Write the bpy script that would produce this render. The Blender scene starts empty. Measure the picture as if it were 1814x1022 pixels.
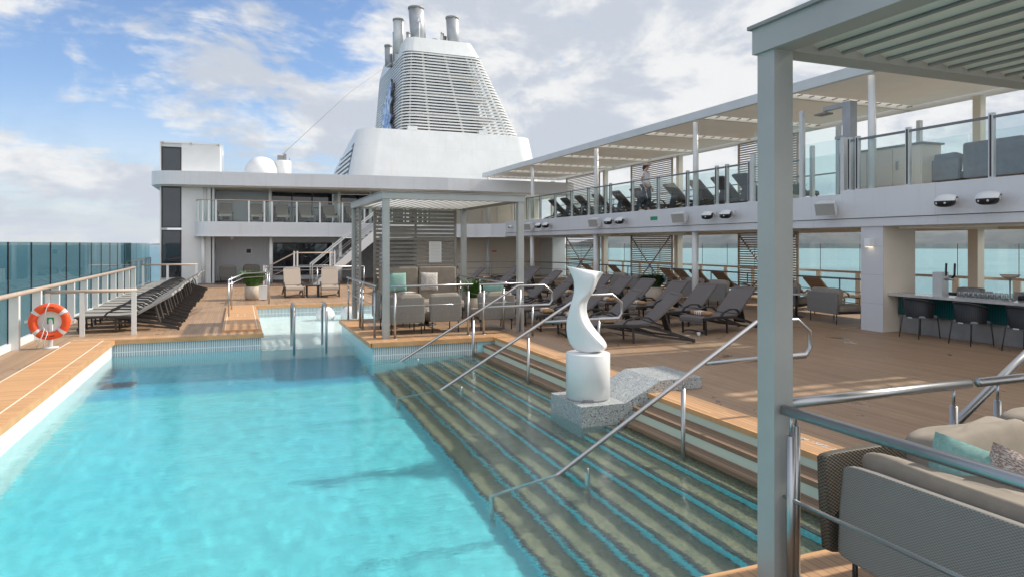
import bpy, bmesh, math, random, os
from mathutils import Vector, Matrix, noise
random.seed(7)
R = math.radians
S = bpy.context.scene
# ---------------------------------------------------------------- camera, sky, sun, exposure
cam = bpy.data.cameras.new('camera'); camo = bpy.data.objects.new('camera', cam)
S.collection.objects.link(camo); S.camera = camo
cam.sensor_width = 36; cam.lens = 36*1209/1814; cam.shift_y = -(511-432)/1814
camo.location = (0, 0, 1.9); camo.rotation_euler = (math.pi/2, 0, -math.atan(482/1209))
cam.clip_start = .05; cam.clip_end = 80000
SUN_EL, SUN_AZ = R(38), R(92.5)
sun = bpy.data.lights.new('sun', 'SUN'); sun.energy = 4.3; sun.angle = R(.8); sun.color = (1, .93, .82)
suno = bpy.data.objects.new('sun', sun); S.collection.objects.link(suno)
sd = Vector((math.sin(SUN_AZ)*math.cos(SUN_EL), math.cos(SUN_AZ)*math.cos(SUN_EL), math.sin(SUN_EL)))
suno.rotation_euler = sd.to_track_quat('Z', 'Y').to_euler(); suno.location = (40, -5, 40)
sun.cycles.is_caustics_light = True
S.view_settings.view_transform = 'Standard'; S.view_settings.look = 'None'
S.view_settings.exposure = .36; S.view_settings.gamma = 1
S.cycles.max_bounces = 10; S.cycles.transparent_max_bounces = 24; S.cycles.sample_clamp_indirect = 6
S.cycles.transmission_bounces = 8; S.cycles.glossy_bounces = 4; S.cycles.diffuse_bounces = 3
S.cycles.blur_glossy = .5

class NT:                                     # tiny node-tree helper
    def __init__(s, nt): s.nt = nt
    def n(s, t, **k):
        o = s.nt.nodes.new('ShaderNode'+t)
        for a, v in k.items():
            if hasattr(o, a): setattr(o, a, v)
        return o
    def put(s, sock, v):
        if isinstance(v, bpy.types.NodeSocket): s.nt.links.new(v, sock)
        elif v is not None:
            if isinstance(v, tuple) and len(v) == 3 and sock.type == 'RGBA': v = (*v, 1)
            sock.default_value = v
    def math(s, op, a, b=None, c=None, clamp=False):
        o = s.n('Math', operation=op, use_clamp=clamp)
        s.put(o.inputs[0], a); s.put(o.inputs[1], b)
        if c is not None: s.put(o.inputs[2], c)
        return o.outputs[0]
    def mix(s, f, a, b, blend='MIX'):
        o = s.n('Mix', data_type='RGBA', blend_type=blend)
        s.put(o.inputs[0], f); s.put(o.inputs[6], a); s.put(o.inputs[7], b)
        return o.outputs[2]
    def noise(s, vec, scale, detail=3, rough=.55, dist=0):
        o = s.n('TexNoise'); s.put(o.inputs['Vector'], vec); s.put(o.inputs['Scale'], scale)
        s.put(o.inputs['Detail'], detail); s.put(o.inputs['Roughness'], rough); s.put(o.inputs['Distortion'], dist)
        return o.outputs['Fac']
    def ramp(s, f, a, b, lo=0., hi=1.):
        o = s.n('MapRange', interpolation_type='SMOOTHSTEP'); s.put(o.inputs[0], f)
        for i, v in enumerate((a, b, lo, hi)): s.put(o.inputs[i+1], v)
        return o.outputs[0]
    def mapping(s, vec, scale=(1, 1, 1), loc=(0, 0, 0), rot=(0, 0, 0)):
        o = s.n('Mapping'); s.put(o.inputs[0], vec); s.put(o.inputs[1], loc); s.put(o.inputs[2], rot); s.put(o.inputs[3], scale)
        return o.outputs[0]
    def sep(s, vec):
        o = s.n('SeparateXYZ'); s.put(o.inputs[0], vec); return o.outputs
    def comb(s, x=0., y=0., z=0.):
        o = s.n('CombineXYZ'); s.put(o.inputs[0], x); s.put(o.inputs[1], y); s.put(o.inputs[2], z); return o.outputs[0]

w = bpy.data.worlds.new('World'); S.world = w; w.use_nodes = True
q = NT(w.node_tree); bg = w.node_tree.nodes['Background']
sky = q.n('TexSky', sky_type='NISHITA', sun_disc=False); sky.sun_elevation = SUN_EL; sky.sun_rotation = SUN_AZ
sky.air_density = 1.0; sky.dust_density = .4; sky.ozone_density = 2.2; sky.altitude = 20
tc = q.n('TexCoord').outputs['Generated']; dx, dy, dz = q.sep(tc)
den = q.math('ADD', q.math('MAXIMUM', dz, 0.), .16)
cp = q.comb(q.math('DIVIDE', dx, den), q.math('DIVIDE', dy, den), 0.)
big = q.noise(q.mapping(cp, loc=(3.1, 7.4, 0)), 1.05, 7, .62, .5)
fine = q.noise(q.mapping(cp, scale=(1, 2.2, 1), rot=(0, 0, .6), loc=(5, 1, 0)), 2.6, 8, .66, .8)
puff = q.noise(q.mapping(tc, scale=(1, 1, 1.8)), 6.5, 9, .58, .3)
right = q.ramp(dx, -.15, .55)                                   # more cover towards starboard
cov = q.math('ADD', q.math('MULTIPLY', big, .48), q.math('MULTIPLY', fine, .14))
cov = q.math('ADD', cov, q.math('MULTIPLY', puff, .46))
cov = q.math('ADD', cov, q.math('MULTIPLY', right, .13))
mask = q.ramp(cov, .495, .60)
low = q.ramp(dz, .22, .0)                                       # haze bank low over the sea
mask = q.math('MAXIMUM', mask, q.math('MULTIPLY', low, .72))
shade = q.ramp(q.noise(q.mapping(tc, scale=(1, 1, 2.0), loc=(0, 0, .06)), 5.5, 9, .62, .25), .42, .58)
ccol = q.mix(shade, (4.6, 5.0, 5.7), (7.0, 7.05, 7.1))
back = q.ramp(dy, .25, -.45)                                   # brighter unseen cloud added behind the camera as fill light
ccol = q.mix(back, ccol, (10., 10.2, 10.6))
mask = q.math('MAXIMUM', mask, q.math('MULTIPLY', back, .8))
skyc = q.mix(1., sky.outputs[0], (.86, .98, 1.16), 'MULTIPLY')
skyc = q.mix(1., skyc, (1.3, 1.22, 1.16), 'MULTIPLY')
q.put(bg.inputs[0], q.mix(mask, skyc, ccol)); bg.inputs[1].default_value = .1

# ---------------------------------------------------------------- materials
MATS = {}
def mat(name, col, rough=.5, metal=0., var=None, bump=None, spec=None, coat=None, f=None, coord='Object'):
    """principled material; var=(scale, amount) mottles, bump=(scale, strength, dist); f(q, vec, base, bsdf) extends"""
    m = bpy.data.materials.new(name); m.use_nodes = True; nt = m.node_tree; q = NT(nt)
    b = nt.nodes['Principled BSDF']; b.inputs['Roughness'].default_value = rough; b.inputs['Metallic'].default_value = metal
    if spec is not None: b.inputs['Specular IOR Level'].default_value = spec
    if coat: b.inputs['Coat Weight'].default_value = coat; b.inputs['Coat Roughness'].default_value = .12
    vec = q.n('TexCoord').outputs[coord]
    base = col
    if var:
        k = q.noise(vec, var[0], 5, .6)
        base = q.mix(q.ramp(k, .3, .7), tuple(c*(1-var[1]) for c in col), tuple(min(1, c*(1+var[1])) for c in col))
    if bump:
        bn = q.n('Bump'); bn.inputs['Strength'].default_value = bump[1]; bn.inputs['Distance'].default_value = bump[2] if len(bump) > 2 else .01
        q.put(bn.inputs['Height'], q.noise(vec, bump[0], 4, .6)); q.put(b.inputs['Normal'], bn.outputs[0])
    if f:
        r = f(q, vec, base, b)
        if r is not None: base = r
    q.put(b.inputs['Base Color'], base)
    MATS[name] = m
    return m

def planks(axis, wd, gapcol, gap=.1, stain=True, seam=None):
    def f(q, vec, base, b):
        c = q.sep(vec)
        a, o = (c[0], c[1]) if axis == 'x' else (c[1], c[0])      # planks repeat along a
        t = q.math('DIVIDE', a, wd); fr = q.math('FRACT', t); idx = q.math('FLOOR', t)
        wn = q.n('TexWhiteNoise', noise_dimensions='2D')
        q.put(wn.inputs['Vector'], q.comb(idx, q.math('FLOOR', q.math('DIVIDE', o, 2.1)), 0.))
        base = q.mix(wn.outputs['Value'], q.mix(1., base, (.86, .84, .82), 'MULTIPLY'), q.mix(1., base, (1.1, 1.1, 1.1), 'MULTIPLY'))
        grain = q.noise(q.mapping(vec, scale=(30, 2, 1) if axis == 'x' else (2, 30, 1)), 2., 5, .7)
        base = q.mix(q.ramp(grain, .3, .75), base, q.mix(1., base, (.82, .8, .78), 'MULTIPLY'))
        gm = q.math('LESS_THAN', fr, gap)
        base = q.mix(gm, base, gapcol)
        if stain:
            k = q.noise(q.mapping(vec, scale=(1.5, .9, 1), loc=(2, 4, 0)), 1.1, 6, .7, .6)
            wet = q.ramp(k, .605, .66)
            base = q.mix(q.math('MULTIPLY', wet, .55), base, q.mix(1., base, (.42, .36, .32), 'MULTIPLY'))
            q.put(b.inputs['Roughness'], q.ramp(wet, 0, 1, .52, .16))
            k2 = q.noise(vec, .45, 4, .6)
            base = q.mix(q.ramp(k2, .35, .7), base, q.mix(1., base, (.85, .84, .84), 'MULTIPLY'))
        bn = q.n('Bump'); bn.inputs['Strength'].default_value = .4; bn.inputs['Distance'].default_value = .004
        q.put(bn.inputs['Height'], q.math('SUBTRACT', 1., gm)); q.put(b.inputs['Normal'], bn.outputs[0])
        return base
    return f
def tiles(sx, sy, grout, gw=.08, mode='wall', amt=.18, cols=None):
    def f(q, vec, base, b):
        c = q.sep(vec)
        if mode == 'wall': u, v = q.math('ADD', c[0], c[1]), c[2]
        else: u, v = c[0], c[1]
        tu, tv = q.math('DIVIDE', u, sx), q.math('DIVIDE', v, sy)
        wn = q.n('TexWhiteNoise', noise_dimensions='2D'); q.put(wn.inputs['Vector'], q.comb(q.math('FLOOR', tu), q.math('FLOOR', tv), 0.))
        if cols: col = q.mix(wn.outputs['Value'], cols[0], cols[1])
        else: col = q.mix(wn.outputs['Value'], q.mix(1., base, (1-amt,)*3, 'MULTIPLY'), q.mix(1., base, (1+amt,)*3, 'MULTIPLY'))
        g = q.math('MAXIMUM', q.math('LESS_THAN', q.math('FRACT', tu), gw), q.math('LESS_THAN', q.math('FRACT', tv), gw*sx/sy))
        return q.mix(g, col, grout)
    return f
def ribs(axis, pitch, dark=.55, duty=.3):
    def f(q, vec, base, b):
        c = q.sep(vec)['XYZ'.index(axis)]
        g = q.math('LESS_THAN', q.math('FRACT', q.math('DIVIDE', c, pitch)), duty)
        return q.mix(g, base, q.mix(1., base, (dark,)*3, 'MULTIPLY'))
    return f
def weave(pitch, dark=.4, s=1.):
    def f(q, vec, base, b):
        c = q.sep(vec); u = q.math('ADD', c[0], c[1]); v = c[2]
        a = q.math('SINE', q.math('MULTIPLY', u, 6.283/pitch)); d = q.math('SINE', q.math('MULTIPLY', v, 6.283/pitch/.7))
        h = q.ramp(q.math('MULTIPLY', a, d), -.5, .5)
        bn = q.n('Bump'); bn.inputs['Strength'].default_value = s; bn.inputs['Distance'].default_value = .004
        q.put(bn.inputs['Height'], h); q.put(b.inputs['Normal'], bn.outputs[0])
        return q.mix(h, q.mix(1., base, (dark,)*3, 'MULTIPLY'), base)
    return f
def glassmat(name, tint, refl=.10, rough=.0):
    m = bpy.data.materials.new(name); m.use_nodes = True; nt = m.node_tree; nt.nodes.remove(nt.nodes['Principled BSDF']); q = NT(nt)
    tr = q.n('BsdfTransparent'); tr.inputs[0].default_value = (*tint, 1)
    gl = q.n('BsdfGlossy'); gl.inputs['Color'].default_value = (1, 1, 1, 1); gl.inputs['Roughness'].default_value = rough
    fa = q.n('LayerWeight'); fa.inputs[0].default_value = .5
    f5 = q.math('ADD', .035, q.math('MULTIPLY', .8, q.math('POWER', fa.outputs['Facing'], 5.)))
    mx = q.n('MixShader'); q.put(mx.inputs[0], q.math('MULTIPLY', f5, refl*10)); q.put(mx.inputs[1], tr.outputs[0]); q.put(mx.inputs[2], gl.outputs[0])
    q.put(nt.nodes['Material Output'].inputs[0], mx.outputs[0]); MATS[name] = m
    return m

mat('deck_teak', (.385, .25, .15), .55, f=planks('x', .055, (.20, .13, .09), .12))
mat('coping_teak', (.60, .335, .15), .5, f=planks('y', .07, (.33, .19, .10), .14, stain=False))
mat('coping_teak_far', (.52, .30, .15), .5, f=planks('x', .07, (.28, .165, .09), .14, stain=False))
mat('nosing', (.56, .31, .14), .45, var=(3, .12))
mat('step_wood', (.27, .17, .105), .5, f=planks('x', .06, (.09, .06, .045), .16, stain=False))
mat('seam', (.78, .66, .52), .6)
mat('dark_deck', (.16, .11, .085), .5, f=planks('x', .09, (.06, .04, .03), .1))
def plating(px_, pz_, amt=.9):
    def f(q, vec, base, b):
        c = q.sep(vec); u = q.math('ADD', c[0], c[1])
        seam = q.math('MAXIMUM', q.math('LESS_THAN', q.math('FRACT', q.math('DIVIDE', u, px_)), .010/px_), q.math('LESS_THAN', q.math('FRACT', q.math('DIVIDE', q.math('ADD', c[2], .11), pz_)), .010/pz_))
        streak = q.ramp(q.noise(q.mapping(vec, scale=(2.2, 2.2, .16)), 1.6, 5, .65), .50, .78)
        base = q.mix(q.math('MULTIPLY', streak, .30), base, q.mix(1., base, (.80, .74, .64), 'MULTIPLY'))
        return q.mix(q.math('MULTIPLY', seam, .45), base, q.mix(1., base, (.62, .62, .62), 'MULTIPLY'))
    return f
mat('white', (.71, .71, .70), .32, var=(.7, .04), bump=(1.3, .10, .02), coat=.25)
mat('white_plate', (.72, .72, .71), .36, var=(.7, .04), bump=(.9, .22, .04), coat=.2, f=plating(2.6, 1.9))
mat('white_panel', (.64, .65, .67), .35, var=(.5, .04), bump=(.8, .14, .03), coat=.2, f=plating(3.15, 50.))
mat('cream', (.72, .67, .58), .6, var=(.8, .04))
mat('cream_wall', (.76, .67, .56), .55, var=(.6, .04), bump=(1.2, .1, .02))
mat('soffit', (.80, .74, .64), .75, var=(1.2, .04), bump=(6, .15, .01))
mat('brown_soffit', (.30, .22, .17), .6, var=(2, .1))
mat('alu', (.37, .375, .36), .42, metal=.1, var=(2, .05), bump=(90, .05, .001))
mat('alu_bounce_tint', (.68, .65, .59), .45, metal=.05, var=(2, .06))  # blade tone lightened and warmed; bounce from the deck is in the colour
mat('alu_light', (.58, .59, .58), .38, metal=.2, var=(1.5, .04))
mat('steel', (.46, .46, .465), .34, metal=1., bump=(60, .03, .001))
mat('steel_dull', (.36, .37, .39), .5, metal=.35, var=(2, .12))
mat('dark_metal', (.035, .031, .030), .42, metal=.2)
mat('sling', (.165, .142, .134), .78, f=weave(.012, .6, .3))
mat('sling_grey', (.33, .31, .285), .75, f=weave(.012, .6, .3))
mat('sling_tan', (.37, .30, .245), .8, f=weave(.012, .8, .3))
mat('slat_brown', (.42, .335, .27), .5, var=(3, .12))
mat('slat_taupe', (.25, .235, .21), .5, var=(2, .08))
mat('wood_weathered', (.33, .22, .14), .6, f=ribs('X', .07, .25, .22))
mat('rail_wood', (.42, .33, .265), .5, var=(2, .08))
mat('rail_grey', (.17, .175, .185), .35, metal=.3)
mat('black', (.012, .012, .013), .4)
mat('gasket', (.02, .02, .022), .5)
mat('fabric_taupe', (.29, .25, .205), .9, var=(9, .08), bump=(260, .35, .002))
mat('fabric_grey', (.25, .235, .215), .9, var=(14, .06), f=weave(.016, .62, .5))
mat('fabric_slate', (.21, .225, .25), .9, var=(6, .1), bump=(200, .3, .002))
mat('wicker', (.27, .262, .245), .75, f=weave(.020, .62, .55))
mat('wicker_open', (.15, .125, .095), .6, f=weave(.028, .25, .6))
mat('pillow_teal', (.23, .40, .365), .92, var=(40, .14), bump=(300, .5, .002))
mat('pillow_white', (.62, .60, .56), .92, f=lambda q, v, b, s: q.mix(q.ramp(q.noise(q.mapping(v, scale=(1, 1, 9)), 22, 3), .42, .6), (.34, .31, .30), (.66, .63, .60)))
mat('pillow_pink', (.5, .42, .38), .92, f=lambda q, v, b, s: q.mix(q.ramp(q.noise(q.mapping(v, scale=(1, 1, 4)), 70, 3), .45, .6), (.26, .17, .13), (.60, .55, .52)))
mat('towel', (.36, .205, .10), .95, bump=(150, .5, .003), f=lambda q, v, b, s: q.mix(q.math('LESS_THAN', q.math('FRACT', q.math('DIVIDE', q.math('ADD', q.sep(v)[1], .5), .052)), q.math('MULTIPLY', q.math('LESS_THAN', q.math('ABSOLUTE', q.sep(v)[1]), .09), .55)), b, (.80, .76, .68)))
mat('bar_top', (.52, .49, .46), .18, var=(14, .1))
mat('teal_panel', (.008, .075, .078), .25, f=ribs('Y', .05, .55, .3))
mat('stone_grey', (.24, .235, .23), .5, var=(5, .1))
mat('pillar_tile', (.60, .60, .62), .35, f=lambda q, v, b, s: q.mix(q.math('LESS_THAN', q.math('FRACT', q.math('DIVIDE', q.math('ADD', q.sep(v)[2], .02), .62)), .012), b, (.40, .40, .42)))
mat('orange', (.78, .085, .018), .45, var=(8, .10))
mat('reflective', (.62, .62, .62), .3)
mat('sign_green', (.01, .27, .12), .4)
mat('paper', (.75, .75, .74), .6)
mat('planter', (.50, .42, .34), .7, var=(5, .08))
mat('leaf', (.045, .13, .02), .5, var=(12, .5))
mat('leaf_dark', (.02, .06, .015), .5, var=(12, .5))
mat('leaf_agave', (.09, .14, .10), .5, var=(6, .2))
mat('glass_dark', (.010, .017, .028), .03, spec=.9, bump=(.8, .02, .05))
mat('skin', (.50, .29, .20), .5); mat('hair', (.03, .02, .015), .5); mat('shirt', (.72, .72, .74), .85, bump=(14, .6, .02)); mat('jeans', (.035, .05, .085), .85, bump=(16, .5, .02)); mat('cap', (.55, .42, .36), .8); mat('bag', (.10, .09, .10), .6)
mat('sculpt', (.70, .71, .71), .34, coat=.15, bump=(6, .06, .01))
def terr(q, vec, base, b):
    v1 = q.n('TexVoronoi'); q.put(v1.inputs['Vector'], vec); v1.inputs['Scale'].default_value = 55
    wn = q.sep(v1.outputs['Color'])[0]
    c = q.mix(q.ramp(wn, .62, .66), (.34, .36, .36), (.12, .13, .14))
    c = q.mix(q.ramp(q.sep(v1.outputs['Color'])[1], .80, .84), c, (.58, .59, .58))
    return q.mix(q.ramp(v1.outputs['Distance'], .42, .55), c, (.36, .38, .38))
mat('terrazzo', (.3, .3, .3), .3, f=terr)
def ptile(q, vec, base, b):
    c = q.sep(vec)
    t = tiles(.03, .03, (.18, .57, .62), .10, 'flat', .10)(q, vec, base, b)
    k = q.ramp(q.noise(vec, .55, 4, .6), .3, .7)
    return q.mix(k, q.mix(1., t, (.80, .95, .97), 'MULTIPLY'), t)
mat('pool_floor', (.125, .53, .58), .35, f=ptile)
mat('pool_floor_blue', (.05, .36, .50), .35, f=tiles(.03, .03, (.07, .38, .50), .10, 'flat', .12))
mat('pool_wall', (.46, .80, .85), .3, f=tiles(.03, .03, (.48, .78, .82), .10, 'wall', .08))
mat('pool_white', (.80, .84, .84), .3, f=tiles(.05, .05, (.66, .72, .73), .08, 'wall', .05))
mat('ledge_white', (.86, .90, .90), .3, f=tiles(.05, .05, (.72, .80, .82), .08, 'flat', .05))
mat('grille_tile', (.33, .39, .42), .3, f=tiles(.042, .26, (.72, .78, .79), .42, 'wall', .15))
mat('tread_mosaic', (.3, .3, .3), .3, f=tiles(.022, .022, (.14, .15, .11), .10, 'flat', .2, cols=((.10, .105, .085), (.30, .265, .14))))
mat('nosing_mosaic', (.05, .05, .05), .35, f=tiles(.022, .022, (.03, .04, .045), .10, 'flat', .2, cols=((.015, .02, .025), (.05, .06, .055))))
mat('riser_tile', (.09, .82, .95), .3, f=tiles(.022, .022, (.09, .68, .80), .10, 'wall', .25))
mat('riser_glow_tint', (.62, .70, .58), .4)  # pale green tone: strip-light glow on the risers put into the colour
mat('sconce', (.8, .8, .8), .4)
glassmat('glass_clear', (.92, .965, .955), .09)
glassmat('glass_rail', (.91, .955, .955), .10)
glassmat('glass_green', (.60, .73, .73), .06)
glassmat('glass_tumbler', (.72, .74, .74), .45, .05)
glassmat('glass_pale', (.90, .95, .95), .06)
mt = mat('lamp_lens', (.9, .9, .9), .2)
em = mat('led', (1, .9, .75), .5); em.node_tree.nodes['Principled BSDF'].inputs['Emission Color'].default_value = (1, .85, .6, 1); em.node_tree.nodes['Principled BSDF'].inputs['Emission Strength'].default_value = 2.5
M = MATS
def translucent(name, col, f):
    m = MATS[name]; nt = m.node_tree; b = nt.nodes['Principled BSDF']; q = NT(nt); tr = q.n('BsdfTranslucent'); tr.inputs[0].default_value = (*col, 1)
    mx = q.n('MixShader'); mx.inputs[0].default_value = f; q.put(mx.inputs[1], b.outputs[0]); q.put(mx.inputs[2], tr.outputs[0]); q.put(nt.nodes['Material Output'].inputs[0], mx.outputs[0])
mat('canopy_cloth', (.82, .80, .76), .8, var=(1.2, .03)); translucent('canopy_cloth', (.85, .81, .75), .22)
# water of the pool: real refraction
wm = mat('pool_water', (.80, .965, .98), 0.); wb = wm.node_tree.nodes['Principled BSDF']
qw = NT(wm.node_tree); bn_ = qw.n('Bump'); bn_.inputs['Strength'].default_value = .30; bn_.inputs['Distance'].default_value = .02
qw.put(bn_.inputs['Height'], qw.noise(qw.mapping(qw.n('TexCoord').outputs['Object'], scale=(1, 2.3, 1), rot=(0, 0, .2)), 5.5, 4, .6)); qw.put(wb.inputs['Normal'], bn_.outputs[0])
wb.inputs['IOR'].default_value = 1.33; wb.inputs['Transmission Weight'].default_value = 1
def seaf(q, vec, base, b):
    n1 = q.noise(q.mapping(vec, scale=(1, 1.6, 1)), .006, 5, .6)
    n2 = q.noise(q.mapping(vec, scale=(1, 3, 1)), .0015, 4, .6, .4)
    bn = q.n('Bump'); bn.inputs['Strength'].default_value = .55; bn.inputs['Distance'].default_value = 3.
    q.put(bn.inputs['Height'], q.noise(q.mapping(vec, scale=(1, 2.2, 1)), .12, 8, .72)); q.put(b.inputs['Normal'], bn.outputs[0])
    x = q.sep(vec)[0]
    base = q.mix(q.ramp(x, -200., 900.), (.06, .17, .21), (.14, .28, .31))
    base = q.mix(q.ramp(n2, .4, .62), base, q.mix(1., base, (1.25, 1.18, 1.12), 'MULTIPLY'))
    return q.mix(q.ramp(n1, .35, .7), base, q.mix(1., base, (.82, .86, .88), 'MULTIPLY'))
mat('sea', (.05, .2, .24), .30, f=seaf)
def hillf(q, vec, base, b):
    return q.mix(q.ramp(q.noise(vec, .004, 8, .7), .42, .6), (.018, .035, .045), (.055, .065, .06))
mat('hill', (.07, .09, .06), .9, f=hillf)

# ---------------------------------------------------------------- mesh and object helpers
class MB:
    def __init__(s, mats=None): s.v = []; s.f = []; s.sm = []; s.mi = []; s.M = None; s.mats = mats; s.cur = 0
    def add(s, vs, fs, smooth=False):
        o = len(s.v)
        s.v += [tuple(s.M @ Vector(p)) if s.M is not None else tuple(p) for p in vs]
        for f in fs: s.f.append(tuple(i+o for i in f)); s.sm.append(smooth); s.mi.append(s.cur)
        return s
    def box(s, a, b):
        x0, y0, z0 = (min(a[i], b[i]) for i in range(3)); x1, y1, z1 = (max(a[i], b[i]) for i in range(3))
        return s.add([(x0, y0, z0), (x1, y0, z0), (x1, y1, z0), (x0, y1, z0), (x0, y0, z1), (x1, y0, z1), (x1, y1, z1), (x0, y1, z1)],
                     [(3, 2, 1, 0), (4, 5, 6, 7), (0, 1, 5, 4), (1, 2, 6, 5), (2, 3, 7, 6), (3, 0, 4, 7)])
    def cbox(s, c, d): return s.box([c[i]-d[i]/2 for i in range(3)], [c[i]+d[i]/2 for i in range(3)])
    def quad(s, *p): return s.add(p, [tuple(range(len(p)))])
    def prism(s, poly, h0, h1, ax='z', smooth=False):
        def P(p, h): return {'z': (p[0], p[1], h), 'y': (p[0], h, p[1]), 'x': (h, p[0], p[1])}[ax]
        n = len(poly); vs = [P(p, h0) for p in poly]+[P(p, h1) for p in poly]
        return s.add(vs, [tuple(range(n))[::-1], tuple(range(n, 2*n))]+[(i, (i+1) % n, (i+1) % n+n, i+n) for i in range(n)], smooth)
    def tube(s, pts, r, seg=8, closed=False, cap=True, sq=None):
        pts = [Vector(p) for p in pts]; n = len(pts); rs = r if isinstance(r, (list, tuple)) else [r]*n
        up = None; vs = []
        for i in range(n):
            a = pts[(i-1) % n] if (closed or i) else pts[i]; b = pts[(i+1) % n] if (closed or i < n-1) else pts[i]
            t = (b-a).normalized()
            if up is None: up = Vector((0, 0, 1)) if abs(t.z) < .9 else Vector((0, 1, 0))
            sd_ = t.cross(up).normalized(); up = sd_.cross(t).normalized()
            k = 1.
            if 0 < i < n-1 or closed:
                c = (pts[i]-a).normalized().dot(t); k = 1/max(.5, c)
            for j in range(seg):
                an = 2*math.pi*(j+.5)/seg
                ku, kv = (sq if sq else (1, 1))
                vs.append(pts[i]+sd_*math.cos(an)*rs[i]*ku*k+up*math.sin(an)*rs[i]*kv)
        fs = []
        for i in range(n if closed else n-1):
            for j in range(seg):
                a = i*seg+j; b = i*seg+(j+1) % seg; c = ((i+1) % n)*seg+(j+1) % seg; d = ((i+1) % n)*seg+j
                fs.append((a, b, c, d))
        if cap and not closed: fs += [tuple(range(seg))[::-1], tuple(range((n-1)*seg, n*seg))]
        return s.add(vs, fs, seg > 4)
    def bar(s, p, q, wd, ht=None):                       # square bar of section wd x ht
        ht = ht or wd
        return s.tube([p, q], 1., 4, sq=(wd*.7071, ht*.7071))
    def lathe(s, prof, c=(0, 0, 0), seg=24, smooth=True):
        vs = []; n = len(prof)
        for r, z in prof:
            for j in range(seg): a = 2*math.pi*j/seg; vs.append((c[0]+r*math.cos(a), c[1]+r*math.sin(a), c[2]+z))
        fs = [(i*seg+j, i*seg+(j+1) % seg, (i+1)*seg+(j+1) % seg, (i+1)*seg+j) for i in range(n-1) for j in range(seg)]
        fs += [tuple(range(seg))[::-1], tuple(range((n-1)*seg, n*seg))]
        return s.add(vs, fs, smooth)
    def soft(s, c, d, e=.28, n=14, wob=0.):                        # rounded cushion
        vs = []; sg = lambda x, p: math.copysign(abs(x)**p, x)
        for i in range(n+1):
            la = -math.pi/2+math.pi*i/n
            for j in range(2*n):
                lo = 2*math.pi*(j+.5)/(2*n)
                x = sg(math.cos(la), e)*sg(math.cos(lo), e); y = sg(math.cos(la), e)*sg(math.sin(lo), e); z = sg(math.sin(la), e)
                k = 1+wob*noise.noise(Vector((x*1.7+c[0], y*1.7+c[1], z*1.7+c[2])))
                vs.append((c[0]+x*d[0]/2*k, c[1]+y*d[1]/2*k, c[2]+z*d[2]/2*k))
        m = 2*n
        return s.add(vs, [(i*m+j, i*m+(j+1) % m, (i+1)*m+(j+1) % m, (i+1)*m+j) for i in range(n) for j in range(m)], True)
    def pillow(s, wd, ht, th, n=12):                     # in local x (width) z (height), y thickness, centred; use s.M to place
        vs = []; fs = []
        for sgn in (-1, 1):
            o = len(vs)
            for i in range(n+1):
                for j in range(n+1):
                    u = -1+2*i/n; v = -1+2*j/n
                    t = ((1-abs(u)**2.6)*(1-abs(v)**2.6))**.45
                    pin = 1-.05*(1-t)*(1-abs(u*v))
                    vs.append((u*wd/2*pin, sgn*(th/2*t+.004), v*ht/2*pin))
            for i in range(n):
                for j in range(n):
                    a = o+i*(n+1)+j; f = (a, a+1, a+n+2, a+n+1); fs.append(f if sgn > 0 else f[::-1])
        return s.add(vs, fs, True)
    def build(s, name, m, parent=None, label=None, loc=None, shade=None):
        me = bpy.data.meshes.new(name); me.from_pydata(s.v, [], s.f)
        mats = [M[x] for x in (m if isinstance(m, (list, tuple)) else [m])]
        for x in mats: me.materials.append(x)
        me.polygons.foreach_set('use_smooth', s.sm)
        if len(mats) > 1: me.polygons.foreach_set('material_index', s.mi)
        me.validate(); me.update()
        o = bpy.data.objects.new(name, me); S.collection.objects.link(o)
        if parent: o.parent = parent
        if label: o['label'] = label
        if loc: o.location = loc
        return o
def tag(o, label=None, cat=None, group=None, kind=None):
    if label: o['label'] = label
    if cat: o['category'] = cat
    if group: o['group'] = group
    elif 'group' in o: del o['group']
    if kind: o['kind'] = kind
    return o
def thing(name, label, cat, loc=(0, 0, 0), rz=0., group=None):
    o = bpy.data.objects.new(name, None); S.collection.objects.link(o); o.empty_display_size = .2
    o.location = loc; o.rotation_euler = (0, 0, rz)
    return tag(o, label, cat, group)
def kids(o): return [c for c in bpy.data.objects if c.parent == o]
def tree(o): return (o, [tree(c) for c in kids(o)])
def dup(t, loc, rz, label, group=None):
    def cp(n, par):
        c = n[0].copy(); S.collection.objects.link(c)
        if par: c.parent = par
        for k in n[1]: cp(k, c)
        return c
    c = cp(t, None); c.location = loc; c.rotation_euler = (0, 0, rz); tag(c, label, None, group); return c
def struct(mb, name, m, label=None):
    o = mb.build(name, m); o['kind'] = 'structure'
    return o
ORD = ['nearest', 'second', 'third', 'fourth', 'fifth', 'sixth', 'seventh', 'eighth', 'ninth', 'tenth', 'eleventh', 'twelfth', 'thirteenth', 'fourteenth', 'fifteenth', 'sixteenth', 'farthest']
def rrect(x0, y0, x1, y1, r, n=5):
    p = []
    for cx, cy, a0 in ((x1-r, y1-r, 0), (x0+r, y1-r, 90), (x0+r, y0+r, 180), (x1-r, y0+r, 270)):
        for i in range(n+1):
            a = R(a0+90*i/n); p.append((cx+r*math.cos(a), cy+r*math.sin(a)))
    return p
def Tm(loc, rx=0, ry=0, rz=0): return Matrix.Translation(loc) @ Matrix.Rotation(rz, 4, 'Z') @ Matrix.Rotation(ry, 4, 'Y') @ Matrix.Rotation(rx, 4, 'X')
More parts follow.
